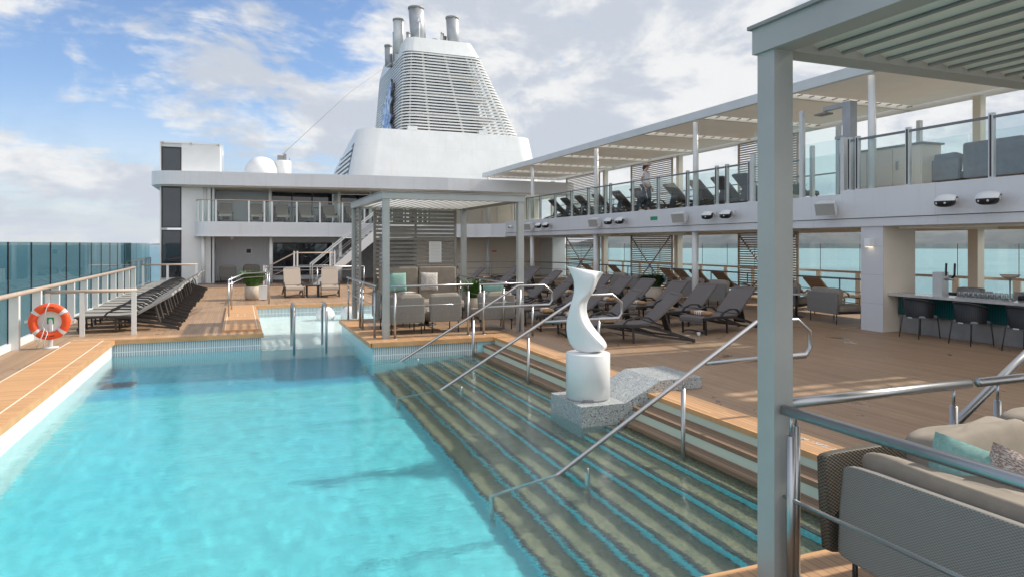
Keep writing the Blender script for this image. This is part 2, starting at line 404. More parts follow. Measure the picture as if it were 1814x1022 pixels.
# ---------------------------------------------------------------- sea, hills
sea = MB(); N = 48; rr = [0, 60, 200, 600, 2000, 6000, 19000]
for i, r_ in enumerate(rr[1:]):
    for j in range(N):
        a, b = 2*math.pi*j/N, 2*math.pi*(j+1)/N; r0 = rr[i]
        P_ = lambda r, t: (r*math.sin(t), r*math.cos(t), -28.)
        sea.quad(P_(r0, a), P_(r_, a), P_(r_, b), P_(r0, b)) if r0 else sea.quad((0, 0, -28.), P_(r_, a), P_(r_, b))
o = struct(sea, 'sea', 'sea')
hl = MB(); n1, n2 = 150, 16
def hz(t, k):
    az = 24+t*64                                # degrees from +y towards +x
    d = 4700+1900*k
    prof = .22+.55*math.exp(-((az-45)/9)**2)+.40*math.exp(-((az-60)/6)**2)+.95*math.exp(-((az-72)/8)**2)+.30*math.exp(-((az-30)/4)**2)
    prof *= min(1, t*7)
    h = 1.9*prof*(150+45*noise.noise(Vector((az*.35, 1, 2)))+28*noise.noise(Vector((az*1.1, k*3, 2)))+10*noise.noise(Vector((az*4, k*6, 5))))
    hh = h*math.sin(min(1, k*1.25)*math.pi/2)**.8
    hh += 12*noise.noise(Vector((az*2.5, k*7, 9)))*min(1, k*4)
    return (d*math.sin(R(az)), d*math.cos(R(az)), -28.5+max(0, hh) if k > 0 else -30)
hl.add([hz(i/n1, k/n2) for k in range(n2+1) for i in range(n1+1)], [(k*(n1+1)+i, k*(n1+1)+i+1, (k+1)*(n1+1)+i+1, (k+1)*(n1+1)+i) for k in range(n2) for i in range(n1)], True)
struct(hl, 'hills', 'hill')
isl = MB()                                      # low island far off the port quarter
def iz(t, k):
    az = -8+t*14; d = 15000+1500*k; h = (70+90*noise.noise(Vector((az*.5, 0, 1)))+25*noise.noise(Vector((az*2, k, 1))))*math.sin(math.pi*t)**.6*math.sin(min(1, k*1.3)*math.pi/2)
    return (d*math.sin(R(az)), d*math.cos(R(az)), -29+max(0, h)*.7)
isl.add([iz(i/60, k/6) for k in range(7) for i in range(61)], [(k*61+i, k*61+i+1, (k+1)*61+i+1, (k+1)*61+i) for k in range(6) for i in range(60)], True)
struct(isl, 'island', 'hill')

# ---------------------------------------------------------------- deck
XL, XR = -4.2, 18.0
PX0, PX1 = -2.35, 4.90                          # pool and step edge
dk = MB()
for a, b in (((XL, -4), (-3.05, 32.2)), ((-3.05, 15.9), (.42, 32.2)), ((.42, 22.75), (5.2, 32.2)), ((5.25, 17.5), (XR, 32.2)),
             ((5.25, 3.15), (XR, 17.5)), ((2.75, 13.6), (5.25, 17.1)), ((2.75, -4), (XR, 3.15-.35))):
    dk.box((a[0], a[1], -.06), (b[0], b[1], 0))
struct(dk, 'deck', 'deck_teak')
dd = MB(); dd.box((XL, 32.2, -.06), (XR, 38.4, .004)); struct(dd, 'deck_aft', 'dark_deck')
cp = MB()                                       # copings: boards laid across the edge
cp.box((-3.05, -4, -.07), (PX0+.03, 15.5, .004)); cp.box((2.35, 13.6, -.07), (2.75, 17.5, .004)); cp.box((.42-.35+.35, 22.4, -.07), (.45, 22.75, .004))
struct(cp, 'coping', 'coping_teak')
cf = MB()
cf.box((-3.05, 15.5-.03, -.07), (.45, 15.9, .006)); cf.box((.45, 22.37, -.07), (5.25, 22.75, .006)); cf.box((2.35, 13.17, -.07), (5.25, 13.6, .006))
cf.box((2.35, 2.8, -.07), (5.25, 3.18, .006)); cf.box((4.87, 3.18, -.07), (5.25, 13.17, .003)); cf.box((2.75, 17.1, -.07), (5.25, 17.5, .004)); cf.box((5.2, 17.5, -.07), (5.25, 22.37, .004))
cf.box((2.35, -4, -.07), (2.75, 2.8, .004))
struct(cf, 'coping_across', 'coping_teak_far')
wg = MB()                                       # planked walkway tongue between deck and ledge
wg.box((-.36, 15.9, .0), (.42, 22.1, .05)); struct(wg, 'walkway', 'coping_teak')
sm_ = MB()
for x in (-3.06, -2.50): sm_.box((x-.008, -4, .004), (x+.008, 15.5, .0065))
for x in (-.30, .36): sm_.box((x-.008, 15.95, .05), (x+.008, 22.0, .053))
sm_.box((-.30, 21.98, .05), (.36, 22.0, .053)); sm_.box((-3.06, 15.62, .006), (.3, 15.635, .009))
for x, y in ((-.05, 18.9), (.12, 18.9)): sm_.box((x-.006, y, .05), (x+.006, y+.55, .053))
struct(sm_, 'deck_seams', 'seam')
no = MB()                                       # solid nosing strips in front of the boards
no.box((PX0+.03, -4, -.08), (PX0+.055, 15.45, .002)); no.box((PX0, 15.43, -.085), (.47, 15.47, .004)); no.box((2.33, 13.13, -.085), (4.87, 13.17, .004)); no.box((2.31, 13.13, -.085), (2.35, 17.5, .002))
no.box((4.83, 3.22, -.055), (4.87, 13.13, .001)); no.box((2.33, 3.18, -.085), (4.87, 3.22, .004)); no.box((.45, 22.33, -.085), (5.2, 22.37, .004)); no.box((.42, 15.47, -.085), (.455, 22.33, .002)); no.box((2.31, -4, -.085), (2.35, 3.22, .002))
struct(no, 'coping_nosing', 'nosing')
hb = MB(); hb.box((XL-.1, -8, -4), (PX0-.3, 39, -.07)); hb.box((PX0-.3, 23, -4), (XR, 39, -.07)); hb.box((5.3, -8, -4), (XR+.1, 23, -.07)); hb.box((PX0-.3, -8, -4), (5.3, -4.2, -.07))
hb.box((-4.6, -8, -30), (XR+.4, 60, -3.9))
struct(hb, 'hull', 'white')

# ---------------------------------------------------------------- pool
WL, FZ, LZ = -.34, -1.72, -.47                  # water level, floor, shallow ledge
def pool(name, m, boxes):
    b_ = MB()
    for a, c in boxes: b_.box(a, c)
    o = struct(b_, name, m); o.cycles.is_caustics_receiver = True; return o
pool('pool_floor', 'pool_floor', [((-2.5, -4.1, FZ-.1), (5, 12.7, FZ))])
pool('pool_floor_blue', 'pool_floor_blue', [((-2.5, 12.7, FZ-.1), (5, 15.7, FZ-.001))])  # far part of the floor, same level, only the tiles turn darker blue
dr_ = MB(); dr_.box((-2.25, 13.6, FZ), (-1.75, 14.1, FZ+.02)); o = dr_.build('pool_drain', 'black'); tag(o, 'dark square drain grate on the floor of the far pool corner', 'drain')
pool('pool_side', 'pool_white', [((-2.5, -4.1, FZ), (PX0, 15.6, -.07))])
pool('pool_walls', 'pool_wall', [((PX0, 15.5, FZ), (.42, 15.6, -.37)), ((2.38, 13.2, FZ), (5.1, 13.3, -.37)), ((2.372, 13.22, FZ), (2.5, 17.5, -.08)),
     ((4.5, 13.196, -.37), (5.1, 13.3, -.07)), ((2.2, 3.02, FZ), (5.1, 3.12, -.07)), ((-2.5, -4.2, FZ), (2.3, -4.1, -.07)), ((2.3, -4.1, FZ), (2.38, 3.05, -.07)), ((4.95, 3.1, FZ), (5.05, 13.2, -.07))])
pool('pool_grille', 'grille_tile', [((PX0, 15.494, -.37), (.42, 15.6, -.085)), ((2.38, 13.19, -.37), (4.5, 13.3, -.085)), ((.42, 22.39, -.40), (5.2, 22.5, -.085))])
pool('pool_ledge', 'ledge_white', [((.42, 15.62, -.9), (2.38, 22.4, LZ)), ((2.38, 17.55, -.9), (5.2, 22.4, LZ)), ((.405, 15.5, -.9), (.42, 22.4, -.07)), ((2.38, 17.5, -.9), (5.2, 17.55, -.07)), ((5.19, 17.55, -.9), (5.3, 22.4, -.07)),
     ((.42, 15.5, FZ), (2.38, 15.62, LZ-.06)), ((.42, 22.38, -.9), (5.2, 22.42, -.40))])
# entry steps: two wooden treads above the water, mosaic ones below it
NS, TR = 7, .30
tw, tl = MB(), MB()
tw.box((4.60, 3.22, -.195), (4.87, 13.13, -.145)); tw.box((4.42, 3.22, -.345), (4.63, 13.13, -.295))
tl.box((4.85, 3.22, -.145), (4.87, 13.13, -.055)); tl.box((4.61, 3.22, -.295), (4.63, 13.13, -.195))
struct(tw, 'entry_treads', 'step_wood').cycles.is_caustics_receiver = True; struct(tl, 'lit_risers', 'riser_glow_tint')
tb, nb, rb = MB(), MB(), MB()
rs = (FZ+.42)/NS
x = 4.50; z = -.42
rb.box((x-.02, 3.1, -.44), (x+.03, 13.2, -.345))
dz_ = (z-FZ)/NS
for k in range(NS):
    x1 = x-TR
    tb.box((x1+.05, 3.1, FZ), (x, 13.2, z)); nb.box((x1, 3.1, z-.03), (x1+.05, 13.2, z)); rb.box((x1+.012, 3.1, z-dz_), (x1+.05, 13.2, z-.03))
    x = x1; z -= dz_
STX = x
for b_, nm, m_ in ((tb, 'submerged_treads', 'tread_mosaic'), (nb, 'tread_edges', 'nosing_mosaic'), (rb, 'submerged_risers', 'riser_tile')):
    struct(b_, nm, m_).cycles.is_caustics_receiver = True
# terrazzo plinth that carries the sculpture
gp = MB(); gp.prism([(3.88, FZ+.5), (3.88, -.095), (4.50, -.095), (5.02, .15), (5.66, .15), (5.66, .006), (4.9, .006), (4.9, FZ+.5)], 7.43, 8.32, 'y')
o = gp.build('plinth', 'terrazzo'); tag(o, 'speckled grey terrazzo block stepping from the deck into the pool under the sculpture', 'plinth'); o.cycles.is_caustics_receiver = True

# water sheet with small real waves
def wave(x, y):
    return WL+.0052*noise.noise(Vector((x*1.0+y*.25, y*1.4, 0)))+.0030*noise.noise(Vector((x*3.2+y*1.4, y*4.4-x, 3)))+.0010*noise.noise(Vector((x*9, y*10+x*3, 7)))
def sheet(x0, x1, y0, y1, st):
    nx = max(2, round((x1-x0)/st)); ny = max(2, round((y1-y0)/st))
    vs = [(x0+(x1-x0)*i/nx, y0+(y1-y0)*j/ny, 0) for j in range(ny+1) for i in range(nx+1)]
    return [(x, y, wave(x, y)) for x, y, _ in vs], [(j*(nx+1)+i, j*(nx+1)+i+1, (j+1)*(nx+1)+i+1, (j+1)*(nx+1)+i) for j in range(ny) for i in range(nx)]
wt = MB()
for a in ((PX0, 2.375, 3.0, 15.505, .04), (2.375, 4.53, 3.1, 13.19, .04), (.42, 2.375, 15.505, 22.39, .06), (2.375, 5.19, 17.5, 22.39, .08), (PX0, 2.31, -4.1, 3.0, .09)):
    wt.add(*sheet(*a), True)
bm = bmesh.new(); o = wt.build('water', 'pool_water')
bm.from_mesh(o.data); bmesh.ops.remove_doubles(bm, verts=bm.verts, dist=.0005); bm.to_mesh(o.data); bm.free(); o.data.shade_smooth()
o['kind'] = 'structure'; o.cycles.is_caustics_caster = True
def text(body, loc, rot, size, m, name, label, cat='marking'):
    c = bpy.data.curves.new(name, 'FONT'); c.body = body; c.size = size; c.align_x = 'CENTER'; c.extrude = .001; c.materials.append(M[m]); c.space_character = 1.15; c.offset = .002
    o = bpy.data.objects.new(name, c); S.collection.objects.link(o); o.location = loc; o.rotation_euler = rot
    me = bpy.data.meshes.new_from_object(o); bpy.data.objects.remove(o); o2 = bpy.data.objects.new(name, me); S.collection.objects.link(o2); o2.location = loc; o2.rotation_euler = rot
    return tag(o2, label, cat)
text('1.6M / 5FT. 3IN', (-.26, 15.52, .0075), (0, 0, 0), .085, 'reflective', 'depth_marking', 'white depth marking 1.6M / 5FT. 3IN on the far pool coping')
text('1.6M / 5FT. 3IN', (5.07, 4.95, .0055), (0, 0, R(-90)), .085, 'reflective', 'depth_marking', 'white depth marking 1.6M / 5FT. 3IN on the deck edge above the steps')

import os
if os.environ.get('HAZE', '1') == '1':
    hz_m = bpy.data.materials.new('haze'); hz_m.use_nodes = True; nt = hz_m.node_tree; nt.nodes.remove(nt.nodes['Principled BSDF']); pv = nt.nodes.new('ShaderNodeVolumePrincipled')
    pv.inputs['Color'].default_value = (.86, .92, 1, 1); pv.inputs['Density'].default_value = 2.4e-5; nt.links.new(pv.outputs[0], nt.nodes['Material Output'].inputs['Volume']); M['haze'] = hz_m
    o = MB().box((-20000, -20000, -31), (20000, 20000, 420)).build('haze', 'haze'); o['kind'] = 'stuff'; o['label'] = 'thin pale sea haze'
mat('uptake_gap_dark', (.10, .10, .105), .7)  # kept dark so the louvre gaps read as shaded
# ---------------------------------------------------------------- port side windbreak
t = thing('glass_windbreak', 'long green tinted glass windbreak with white posts along the port edge', 'windbreak', (-3.85, 0, 0))
gy_ = [-1.5+1.47*i for i in range(22)]
for i, y in enumerate(gy_[:-1]):
    MB().box((-.008, y+.012, .14), (.008, y+1.458, 1.93)).build('glass_pane', 'glass_green', t)
for y in gy_:
    p = MB().box((.02, y-.05, 0), (.17, y+.06, .98)).build('post', 'white', t)
    MB().box((-.012, y-.010, .12), (.012, y+.010, 1.93)).build('gasket', 'gasket', p)
MB().tube([(.14, -2, 1.0), (.14, 29.4, 1.0)], .045, 10).build('handrail', 'rail_wood', t)
MB().box((-.05, -2, 0), (.05, 29.4, .12)).build('base_rail', 'white', t)
MB().box((-.03, 29.40, 0), (.16, 29.52, 1.04)).build('post', 'white', t)
# second run beyond, lower and darker
t = thing('glass_windbreak', 'farther windbreak of clear teal glass beside the white tower', 'windbreak', (-4.1, 30, 0))
for i in range(5): MB().box((-.01, 1.5*i, .1), (.01, 1.5*i+1.47, 1.93)).build('glass_pane', 'glass_green', t)
for i in range(6): MB().box((.02, 1.5*i-.03, 0), (.07, 1.5*i+.01, 1.2)).build('post', 'steel_dull', t)
MB().box((.03, 0, 1.18), (.08, 7.5, 1.24)).build('handrail', 'rail_grey', t)
def cross_rail(x0, x1, y, xs, label, z=.92):
    t = thing('barrier_rail', label, 'railing', (x0, y, 0))
    MB().tube([(0, 0, z), (x1-x0, 0, z)], .038, 10).build('handrail', 'rail_wood', t)
    for x in xs: MB().box((x-x0-.045, -.03, 0), (x-x0+.045, .04, z-.02)).build('post', 'white', t)
cross_rail(-3.72, -2.02, 16.35, (-3.62, -3.02, -2.08), 'white posted barrier rail with brown handrail beside the orange lifebuoy')
cross_rail(-4.0, -1.75, 33.4, (-3.9, -2.95, -1.80), 'farther white posted barrier rail in front of the white tower', .98)

# ---------------------------------------------------------------- aft superstructure
t = thing('superstructure', 'white aft deckhouse with long balcony, curved roof edge and dark windows', 'deckhouse', (0, 36, 0))
def tp(mb, nm, m, par=None, label=None):          # world coordinates, parented at (0,36,0)
    for i, v in enumerate(mb.v): mb.v[i] = (v[0], v[1]-36, v[2])
    return mb.build(nm, m, par or t, label)
w_ = MB(); w_.box((-1.25, 38, .004), (1.5, 38.3, 5)); w_.box((1.5, 38, 1.95), (4.7, 38.3, 2.9)); w_.box((1.5, 38, 0), (4.7, 38.3, .25)); w_.box((1.5, 38, 4.72), (16.6, 38.3, 5)); w_.box((4.7, 38, 0), (5.1, 38.3, 4.72))
w_.box((-1.3, 36, 0), (-1.15, 38.1, 5.)); tp(w_, 'wall', 'white_panel')
w_ = MB(); w_.box((9.2, 37.2, 0), (16.7, 37.4, 2.4)); w_.box((10.1, 38.0, 2.9), (16.9, 38.2, 4.72)); w_.box((9.1, 37.2, 0), (9.2, 38.3, 2.4)); tp(w_, 'cream_wall', 'cream_wall')
w_ = MB(); w_.box((16.7, 35.6, 0), (17.5, 38, 2.25)); tp(w_, 'end_wall', 'white')
w_ = MB(); w_.box((5.1, 38.05, 0), (9.2, 38.3, 2.2)); tp(w_, 'recess_wall', 'stone_grey')
for x0, x1, z0, z1, n_ in ((1.54, 4.62, 3.0, 4.72, 3), (1.54, 4.62, .27, 1.93, 2), (5.1, 10.05, 2.95, 4.55, 5)):
    fr = MB(); fr.box((x0-.03, 37.95, z0-.03), (x1+.03, 37.99, z0+.03)); fr.box((x0-.03, 37.95, z1-.04), (x1+.03, 37.99, z1+.02))
    for i in range(n_+1): xx = x0+(x1-x0)*i/n_; fr.box((xx-.03, 37.96, z0+.03), (xx+.03, 37.985, z1-.04))
    fr = tp(fr, 'window', 'dark_metal'); mb = MB(); mb.box((x0, 37.99, z0), (x1, 38.02, z1)); tp(mb, 'pane', 'glass_dark', fr)
    for i, v in enumerate(()): pass
dr = MB(); dr.box((10.3, 37.17, 0), (11.3, 37.2, 2.1)); d_ = tp(dr, 'door', 'cream_wall'); h_ = MB(); h_.box((11.1, 37.12, 1.0), (11.2, 37.17, 1.15)); tp(h_, 'handle', 'steel', d_)
fr = MB()
for x in (10.27, 11.3): fr.box((x, 37.15, 0), (x+.03, 37.18, 2.13))
fr.box((10.27, 37.15, 2.1), (11.33, 37.18, 2.13)); tp(fr, 'door_frame', 'cream')
for i in range(7): mb = MB(); x = 10.4+.95*i; mb.box((x, 37.97, 3.0), (x+.05, 38.0, 4.7)); tp(mb, 'wall_batten', 'cream')
def slab(front, back, z0, z1):
    poly = front+back; return MB().prism(poly, z0, z1)
def arc(cx, cy, r, a0, a1, n=8): return [(cx+r*math.cos(R(a0+(a1-a0)*i/n)), cy+r*math.sin(R(a0+(a1-a0)*i/n))) for i in range(n+1)]
roof = slab(arc(-2.7, 36.5, 1.2, 180, 262), [(2, 34.75), (6, 34.2), (10, 34.0), (17.4, 34.3), (17.4, 45), (-3.9, 45)], 4.66, 5.3)
tp(roof, 'roof', 'white_panel')
mb = MB(); mb.prism(arc(-2.7, 36.6, 1.05, 180, 262)+[(2, 34.9), (10, 34.2), (17.3, 34.5), (17.3, 44), (-3.75, 44)], 4.6, 4.66); tp(mb, 'roof_soffit', 'cream')
bal = slab(arc(-1.05, 36.0, .95, 180, 270, 8), [(10.6, 35.05), (11.6, 34.6), (12.3, 33.9), (12.78, 33.0), (17.4, 33.0), (17.4, 38), (-2.0, 38)], 2.30, 2.95)
tp(bal, 'balcony_slab', 'white_panel')
mb = MB(); mb.prism(arc(-1.05, 36.0, .99, 180, 270, 8)+[(10.6, 35.01), (11.6, 34.56), (12.25, 33.9), (12.74, 33.0), (17.4, 33.0), (17.4, 37.9), (-2.04, 37.9)], 2.24, 2.30); tp(mb, 'balcony_lip', 'white')
for x, y in ((-1.62, 35.7), (1.42, 35.5), (4.75, 35.5), (6.9, 36)):
    mb = MB(); mb.tube([(x, y, 0), (x, y, 2.24)], .09, 12); tp(mb, 'column', 'white'); 
for x, y in ((-1.55, 36.0), (1.4, 36.0), (4.75, 36.0), (6.35, 36.0)):
    mb = MB(); mb.tube([(x, y, 2.95), (x, y, 4.62)], .08, 12); tp(mb, 'column', 'white')
mb = MB(); mb.box((.22, 37.94, 1.35), (.62, 38, 1.72)); s_ = tp(mb, 'switch_box', 'white'); mb = MB(); mb.box((.32, 37.92, 1.42), (.53, 37.94, 1.62)); tp(mb, 'box_window', 'black', s_)
mb = MB(); mb.lathe([(.10, 0), (.10, -.06), (.08, -.08), (.07, -.13), (.0, -.17)], (-.35, 36.0, 2.24), 14); tp(mb, 'ceiling_camera', 'white')
mb = MB(); mb.box((9.35, 37.12, 1.25), (9.6, 37.2, 1.5)); tp(mb, 'wall_phone', 'white')
mb = MB(); mb.box((13.6, 37.15, 1.42), (13.85, 37.2, 1.5)); tp(mb, 'red_sign', 'orange')
# balcony balustrade
t2 = thing('balustrade', 'glass balustrade with white posts along the aft balcony edge', 'balustrade', (0, 35, 2.95))
pts = [(-1.95, 1.9), (-1.95, 1.1)]+[(x_+0., y_-35) for x_, y_ in arc(-1.05, 36., .9, 190, 270, 4)]+[(x_, .12) for x_ in (.4, 1.1, 1.45, 2.6, 3.7, 4.8, 5.9, 7., 8.1, 9.2, 10.4)]
for i, (a, b) in enumerate(zip(pts[:-1], pts[1:])):
    MB().bar((a[0], a[1], .0), (a[0], a[1], 1.0), .075, .05).build('post', 'white', t2)
    dxy = Vector((b[0]-a[0], b[1]-a[1], 0)); n_ = Vector((-dxy.y, dxy.x, 0)).normalized()*.006
    a3, b3 = Vector((*a, .05)), Vector((*b, .05)); m_ = MB(); m_.prism([(a3-n_).to_tuple()[:2], (b3-n_).to_tuple()[:2], (b3+n_).to_tuple()[:2], (a3+n_).to_tuple()[:2]], .05, .96); m_.build('glass_pane', 'glass_clear', t2)
MB().tube([(*p_, 1.02) for p_ in pts], .03, 8).build('handrail', 'rail_wood', t2)
# lift tower
t = thing('tower', 'square white tower with a tall dark window strip at the port corner', 'tower', (-2.2, 36, 0))
mb = MB(); mb.box((-.38, 0, 0), (.95, 3, 4.6)); mb.box((-1.25, .06, 0), (-.38, 3, .28)); mb.box((-.38, 0, 5.3), (1.30, 3, 6.66)); mb.box((-1.25, .06, 6.5), (-.38, 3, 6.66)); mb.box((-1.31, 0, 0), (-1.25, 3, 6.66)); mb.box((-1.31, -.02, 6.66), (1.34, 3.05, 6.74)); mb.build('wall', 'white', t)
for z0, z1 in ((.3, 2.55), (2.65, 4.6), (5.34, 6.48)):
    f_ = MB(); f_.box((-1.24, .0, z0), (-1.19, .06, z1)); f_.box((-.44, 0, z0), (-.385, .06, z1)); f_.box((-1.19, 0, z0), (-.44, .05, z0+.05)); f_.box((-1.19, 0, z1-.05), (-.44, .05, z1)); f_ = f_.build('window', 'dark_metal', t)
    MB().box((-1.19, .05, z0+.05), (-.44, .09, z1-.05)).build('pane', 'glass_dark', f_)
mb = MB()
for x in (-1.2, .0, 1.2): mb.box((x, -.06, 6.64), (x+.06, 0, 6.72))
mb.build('roof_fittings', 'alu', t)
mb = MB()
for i in range(4): mb.tube([(1.42, .2+.0, 5.4+.38*i), (1.42, .6, 5.4+.38*i)], .012, 6)
for y in (.2, .6): mb.tube([(1.42, y, 5.3), (1.42, y, 6.7)], .014, 6)
mb.build('ladder', 'alu_light', t)
# domes on the roof
t = thing('satellite_dome', 'white satellite dome half hidden behind the roof edge', 'dome', (1.25, 45, 5.3))
prof = [(.55, 0), (.55, .55)]+[(1.0*math.cos(R(a)), 1.0+.98*math.sin(R(a))) for a in range(-30, 91, 10)]
MB().lathe(prof, seg=40).build('radome', 'white', t); MB().lathe([(.6, 0), (.6, .2)], seg=24).build('base', 'alu', t)
t = thing('vent_stack', 'short white cylindrical vent beside the satellite dome', 'vent', (2.5, 45, 5.3))
MB().lathe([(.5, 0), (.5, 1.72), (.46, 1.78)], seg=24).build('body', 'white', t)
mb = MB(); mb.cbox((-.15, 0, 1.95), (.35, .3, .3)); mb.cbox((.12, 0, 2.0), (.16, .3, .42)); mb.tube([(.4, 0, 1.7), (.4, 0, 1.95)], .03); mb.build('cap', 'stone_grey', t)
# stair up to the balcony
t = thing('staircase', 'white open staircase with handrails climbing to the aft balcony', 'staircase', (3.2, 32.6, 0))
mb = MB()
for y in (0, 1.0): mb.prism([(0, 0), (.35, 0), (3.6, 2.95), (3.6, 2.66), (3.2, 2.66)][:0] or [(-.1, 0), (.32, 0), (3.55, 2.70), (3.55, 2.98), (3.2, 2.98)], y, y+.05, 'y')
mb.build('stringer', 'white', t)
mb = MB()
for i in range(16): mb.box((.02+.205*i, .05, .165+.178*i), (.30+.205*i, 1.0, .19+.178*i))
mb.build('treads', 'stone_grey', t)
MB().box((3.55, -.02, 2.75), (5.2, 2.45, 2.95)).build('landing', 'white', t)
for y in (.02, 1.03):
    mb = MB(); mb.tube([(-.1, y, .05), (-.1, y, .95), (3.5, y, 3.95), (5.1, y, 3.95)], .028, 8); mb.build('handrail', 'alu_light', t)
    mb = MB(); mb.tube([(-.1, y, .5), (3.5, y, 3.5), (5.1, y, 3.5)], .015, 6); mb.build('midrail', 'steel', t)
    for x in (.9, 1.9, 2.9): MB().box((x-.02, y-.02, x*.83+.1), (x+.02, y+.02, x*.83+.85)).build('baluster', 'white', t)
    for x in (3.6, 4.4, 5.1): MB().box((x-.02, y-.02, 2.95), (x+.02, y+.02, 3.95)).build('baluster', 'white', t)
t = thing('barrier_rail', 'brown topped rail on paired white posts beside the aft windows', 'railing', (1.0, 32.6, 0))
MB().tube([(0, 0, .78), (1.33, 0, 1.48), (3.1, 0, 1.48)], .032, 8).build('handrail', 'rail_wood', t)
for x, z in ((0, .92), (.1, .92), (1.3, 1.56), (1.44, 1.56), (2.9, 1.56), (3.1, 1.56)): MB().box((x-.035, -.03, 0), (x+.035, .03, z)).build('post', 'white', t)
MB().tube([(0, 0, .3), (1.33, 0, .9), (3.1, 0, .9)], .014, 6).build('midrail', 'steel', t)

# ---------------------------------------------------------------- funnel
t = thing('funnel', 'tall white louvred ship funnel with metal exhaust pipes on top', 'funnel', (15, 52, 5.3))
O = Vector((15, 52, 5.3))
def ringp(z, r=None):                           # footprint of the louvred tower at world height z
    k = (z-10.2)/(16.45-10.2)
    return rrect(11.15+.35*k, 50+.5*k, 20.85-3.2*k, 62.5-1.3*k, 1.1-.15*k, 6)
bs = MB()                                       # flared base with rounded corners and sloping flanks
def basep(z):
    k = (z-5.3)/(10.2-5.3)
    return rrect(7.0+.9*k, 48.5+.6*k, 22.4-.9*k, 66-2*k, 1.6, 8)
zs = [5.3, 7, 8.5, 9.6, 10.2]; vs = []; n_ = len(basep(6))
for z in zs:
    for x, y in basep(z): vs.append((x, y, z-max(0, (y-51))*.145*(z-5.3)/4.9))
fs = [(i*n_+j, i*n_+(j+1) % n_, (i+1)*n_+(j+1) % n_, (i+1)*n_+j) for i in range(len(zs)-1) for j in range(n_)]
bs.add([Vector(v)-O for v in vs], fs, True); bs.add([Vector(v)-O for v in vs[-n_:]], [tuple(range(n_))]); o = bs.build('base', 'white_plate', t)
mb = MB()                                       # flank grille
for i in range(8):
    z = 6.2+.38*i; mb.bar(Vector((7.02+.18*(z-5.3), 50.6, z))-O, Vector((7.0+.18*(z-5.3), 62-1.2*i*.6, z-.1))-O, .14, .16)
g_ = mb.build('grille', 'white', t); mb = MB(); mb.prism([(50.4, 5.9), (63.5, 5.9), (61, 7.5), (50.4, 9.2)], 7.02, 7.5, 'x')
for i, v in enumerate(mb.v): mb.v[i] = (v[0]+.18*(v[2]-5.3)-O.x-.02, v[1]-O.y, v[2]-O.z)
mb.build('grille_backing', 'black', g_)
mb = MB(); nsl = 27
for i in range(nsl):
    z = 10.35+(16.3-10.35)*i/(nsl-1); p = [Vector((x, y, z))-O for x, y in ringp(z)]
    mb.tube(p, 1., 4, True, sq=(.045*1.4, .055*1.4))
mb.build('louvres', 'white', t)
mb = MB()
for k in range(0, len(ringp(10)), 3):
    a, b = ringp(10.2)[k], ringp(16.4)[k]; c = Vector(((15.5-a[0]), (56-a[1]), 0)).normalized()*.14
    mb.bar(Vector((*a, 10.2))-O+c, Vector((*b, 16.4))-O+c, .1)
for f_ in (.22, .5, .78):
    a = Vector((11.15+9.7*f_, 50.15, 10.2)); b = Vector((11.5+6.15*f_, 50.65, 16.4)); mb.bar(a-O, b-O, .16)
for z in (11.8, 13.4, 15): mb.box(Vector((12, 51.5, z))-O, Vector((19.8-(z-10)*.4, 60, z+.12))-O)
mb.build('inner_frame', 'cream', t)
mb = MB(); mb.prism([(11.9-15, 4.7), (18.6-15, 4.7), (16.4-15, 10.9), (12.1-15, 10.9)], .2, 8, 'y'); mb.tube([Vector((12.6, 53, 10))-O, Vector((13.4, 53, 17))-O], .5, 12); mb.tube([Vector((18.6, 54, 10))-O, Vector((17.2, 54, 16.4))-O], .55, 12); mb.build('uptakes_dark_box', 'uptake_gap_dark', t)  # uptake pipes plus an added dark box standing for shade behind louvres
mb = MB(); a, b = rrect(11.5, 50.5, 17.65, 61.2, .75, 6), [(x, y) for x, y in rrect(11.75, 50.75, 16.95, 60.6, .6, 6)]
vs = [Vector((*p_, 16.42))-O for p_ in a]+[Vector((*p_, 17.55))-O for p_ in b]; n_ = len(a)
mb.add(vs, [(j, (j+1) % n_, (j+1) % n_+n_, j+n_) for j in range(n_)], True); mb.add(vs[n_:], [tuple(range(n_))]); o = mb.build('cap', 'white_plate', t)
def pipe(u, y, z0, z1, r, m='steel_dull', lean=0.):
    mb = MB(); p = Vector((u, y, z0))-O; q_ = Vector((u-lean, y, z1))-O; mb.tube([p, q_], r, 20); o = mb.build('exhaust_pipe', m, t)
    MB().tube([q_-Vector((0, 0, .12)), q_+Vector((0, 0, .03))], r*1.07, 20).build('rim', 'stone_grey', o)
pipe(13.05, 52.5, 17.3, 20.35, .60, lean=.22); pipe(15.95, 52.5, 17.2, 19.95, .50, lean=.18); pipe(11.75, 53.5, 17.0, 19.6, .42, 'alu_light', .1); pipe(11.2, 55, 16.2, 17.9, .3, lean=.05)
pipe(14.0, 53, 17.3, 18.1, .22); pipe(14.45, 53, 17.3, 18.2, .22); pipe(15.0, 52.6, 17.3, 18.6, .12); pipe(15.25, 53, 17.3, 18.5, .2); pipe(11.5, 54.6, 16.6, 18.9, .07); pipe(14.75, 52, 17.3, 18.5, .06); pipe(12.1, 52, 17.3, 18.2, .16)
mb = MB(); mb.tube([Vector((12.7, 50.9, 17.3))-O, Vector((12.7, 50.9, 18.9))-O], .05); mb.cbox(Vector((12.7, 50.9, 18.9))-O, (.3, .2, .2)); mb.build('mast', 'white', t)
for x in (11.8, 17.3): MB().cbox(Vector((x, 49.5, 10.4))-O, (.7, .4, .3)).build('deck_light', 'white', t)
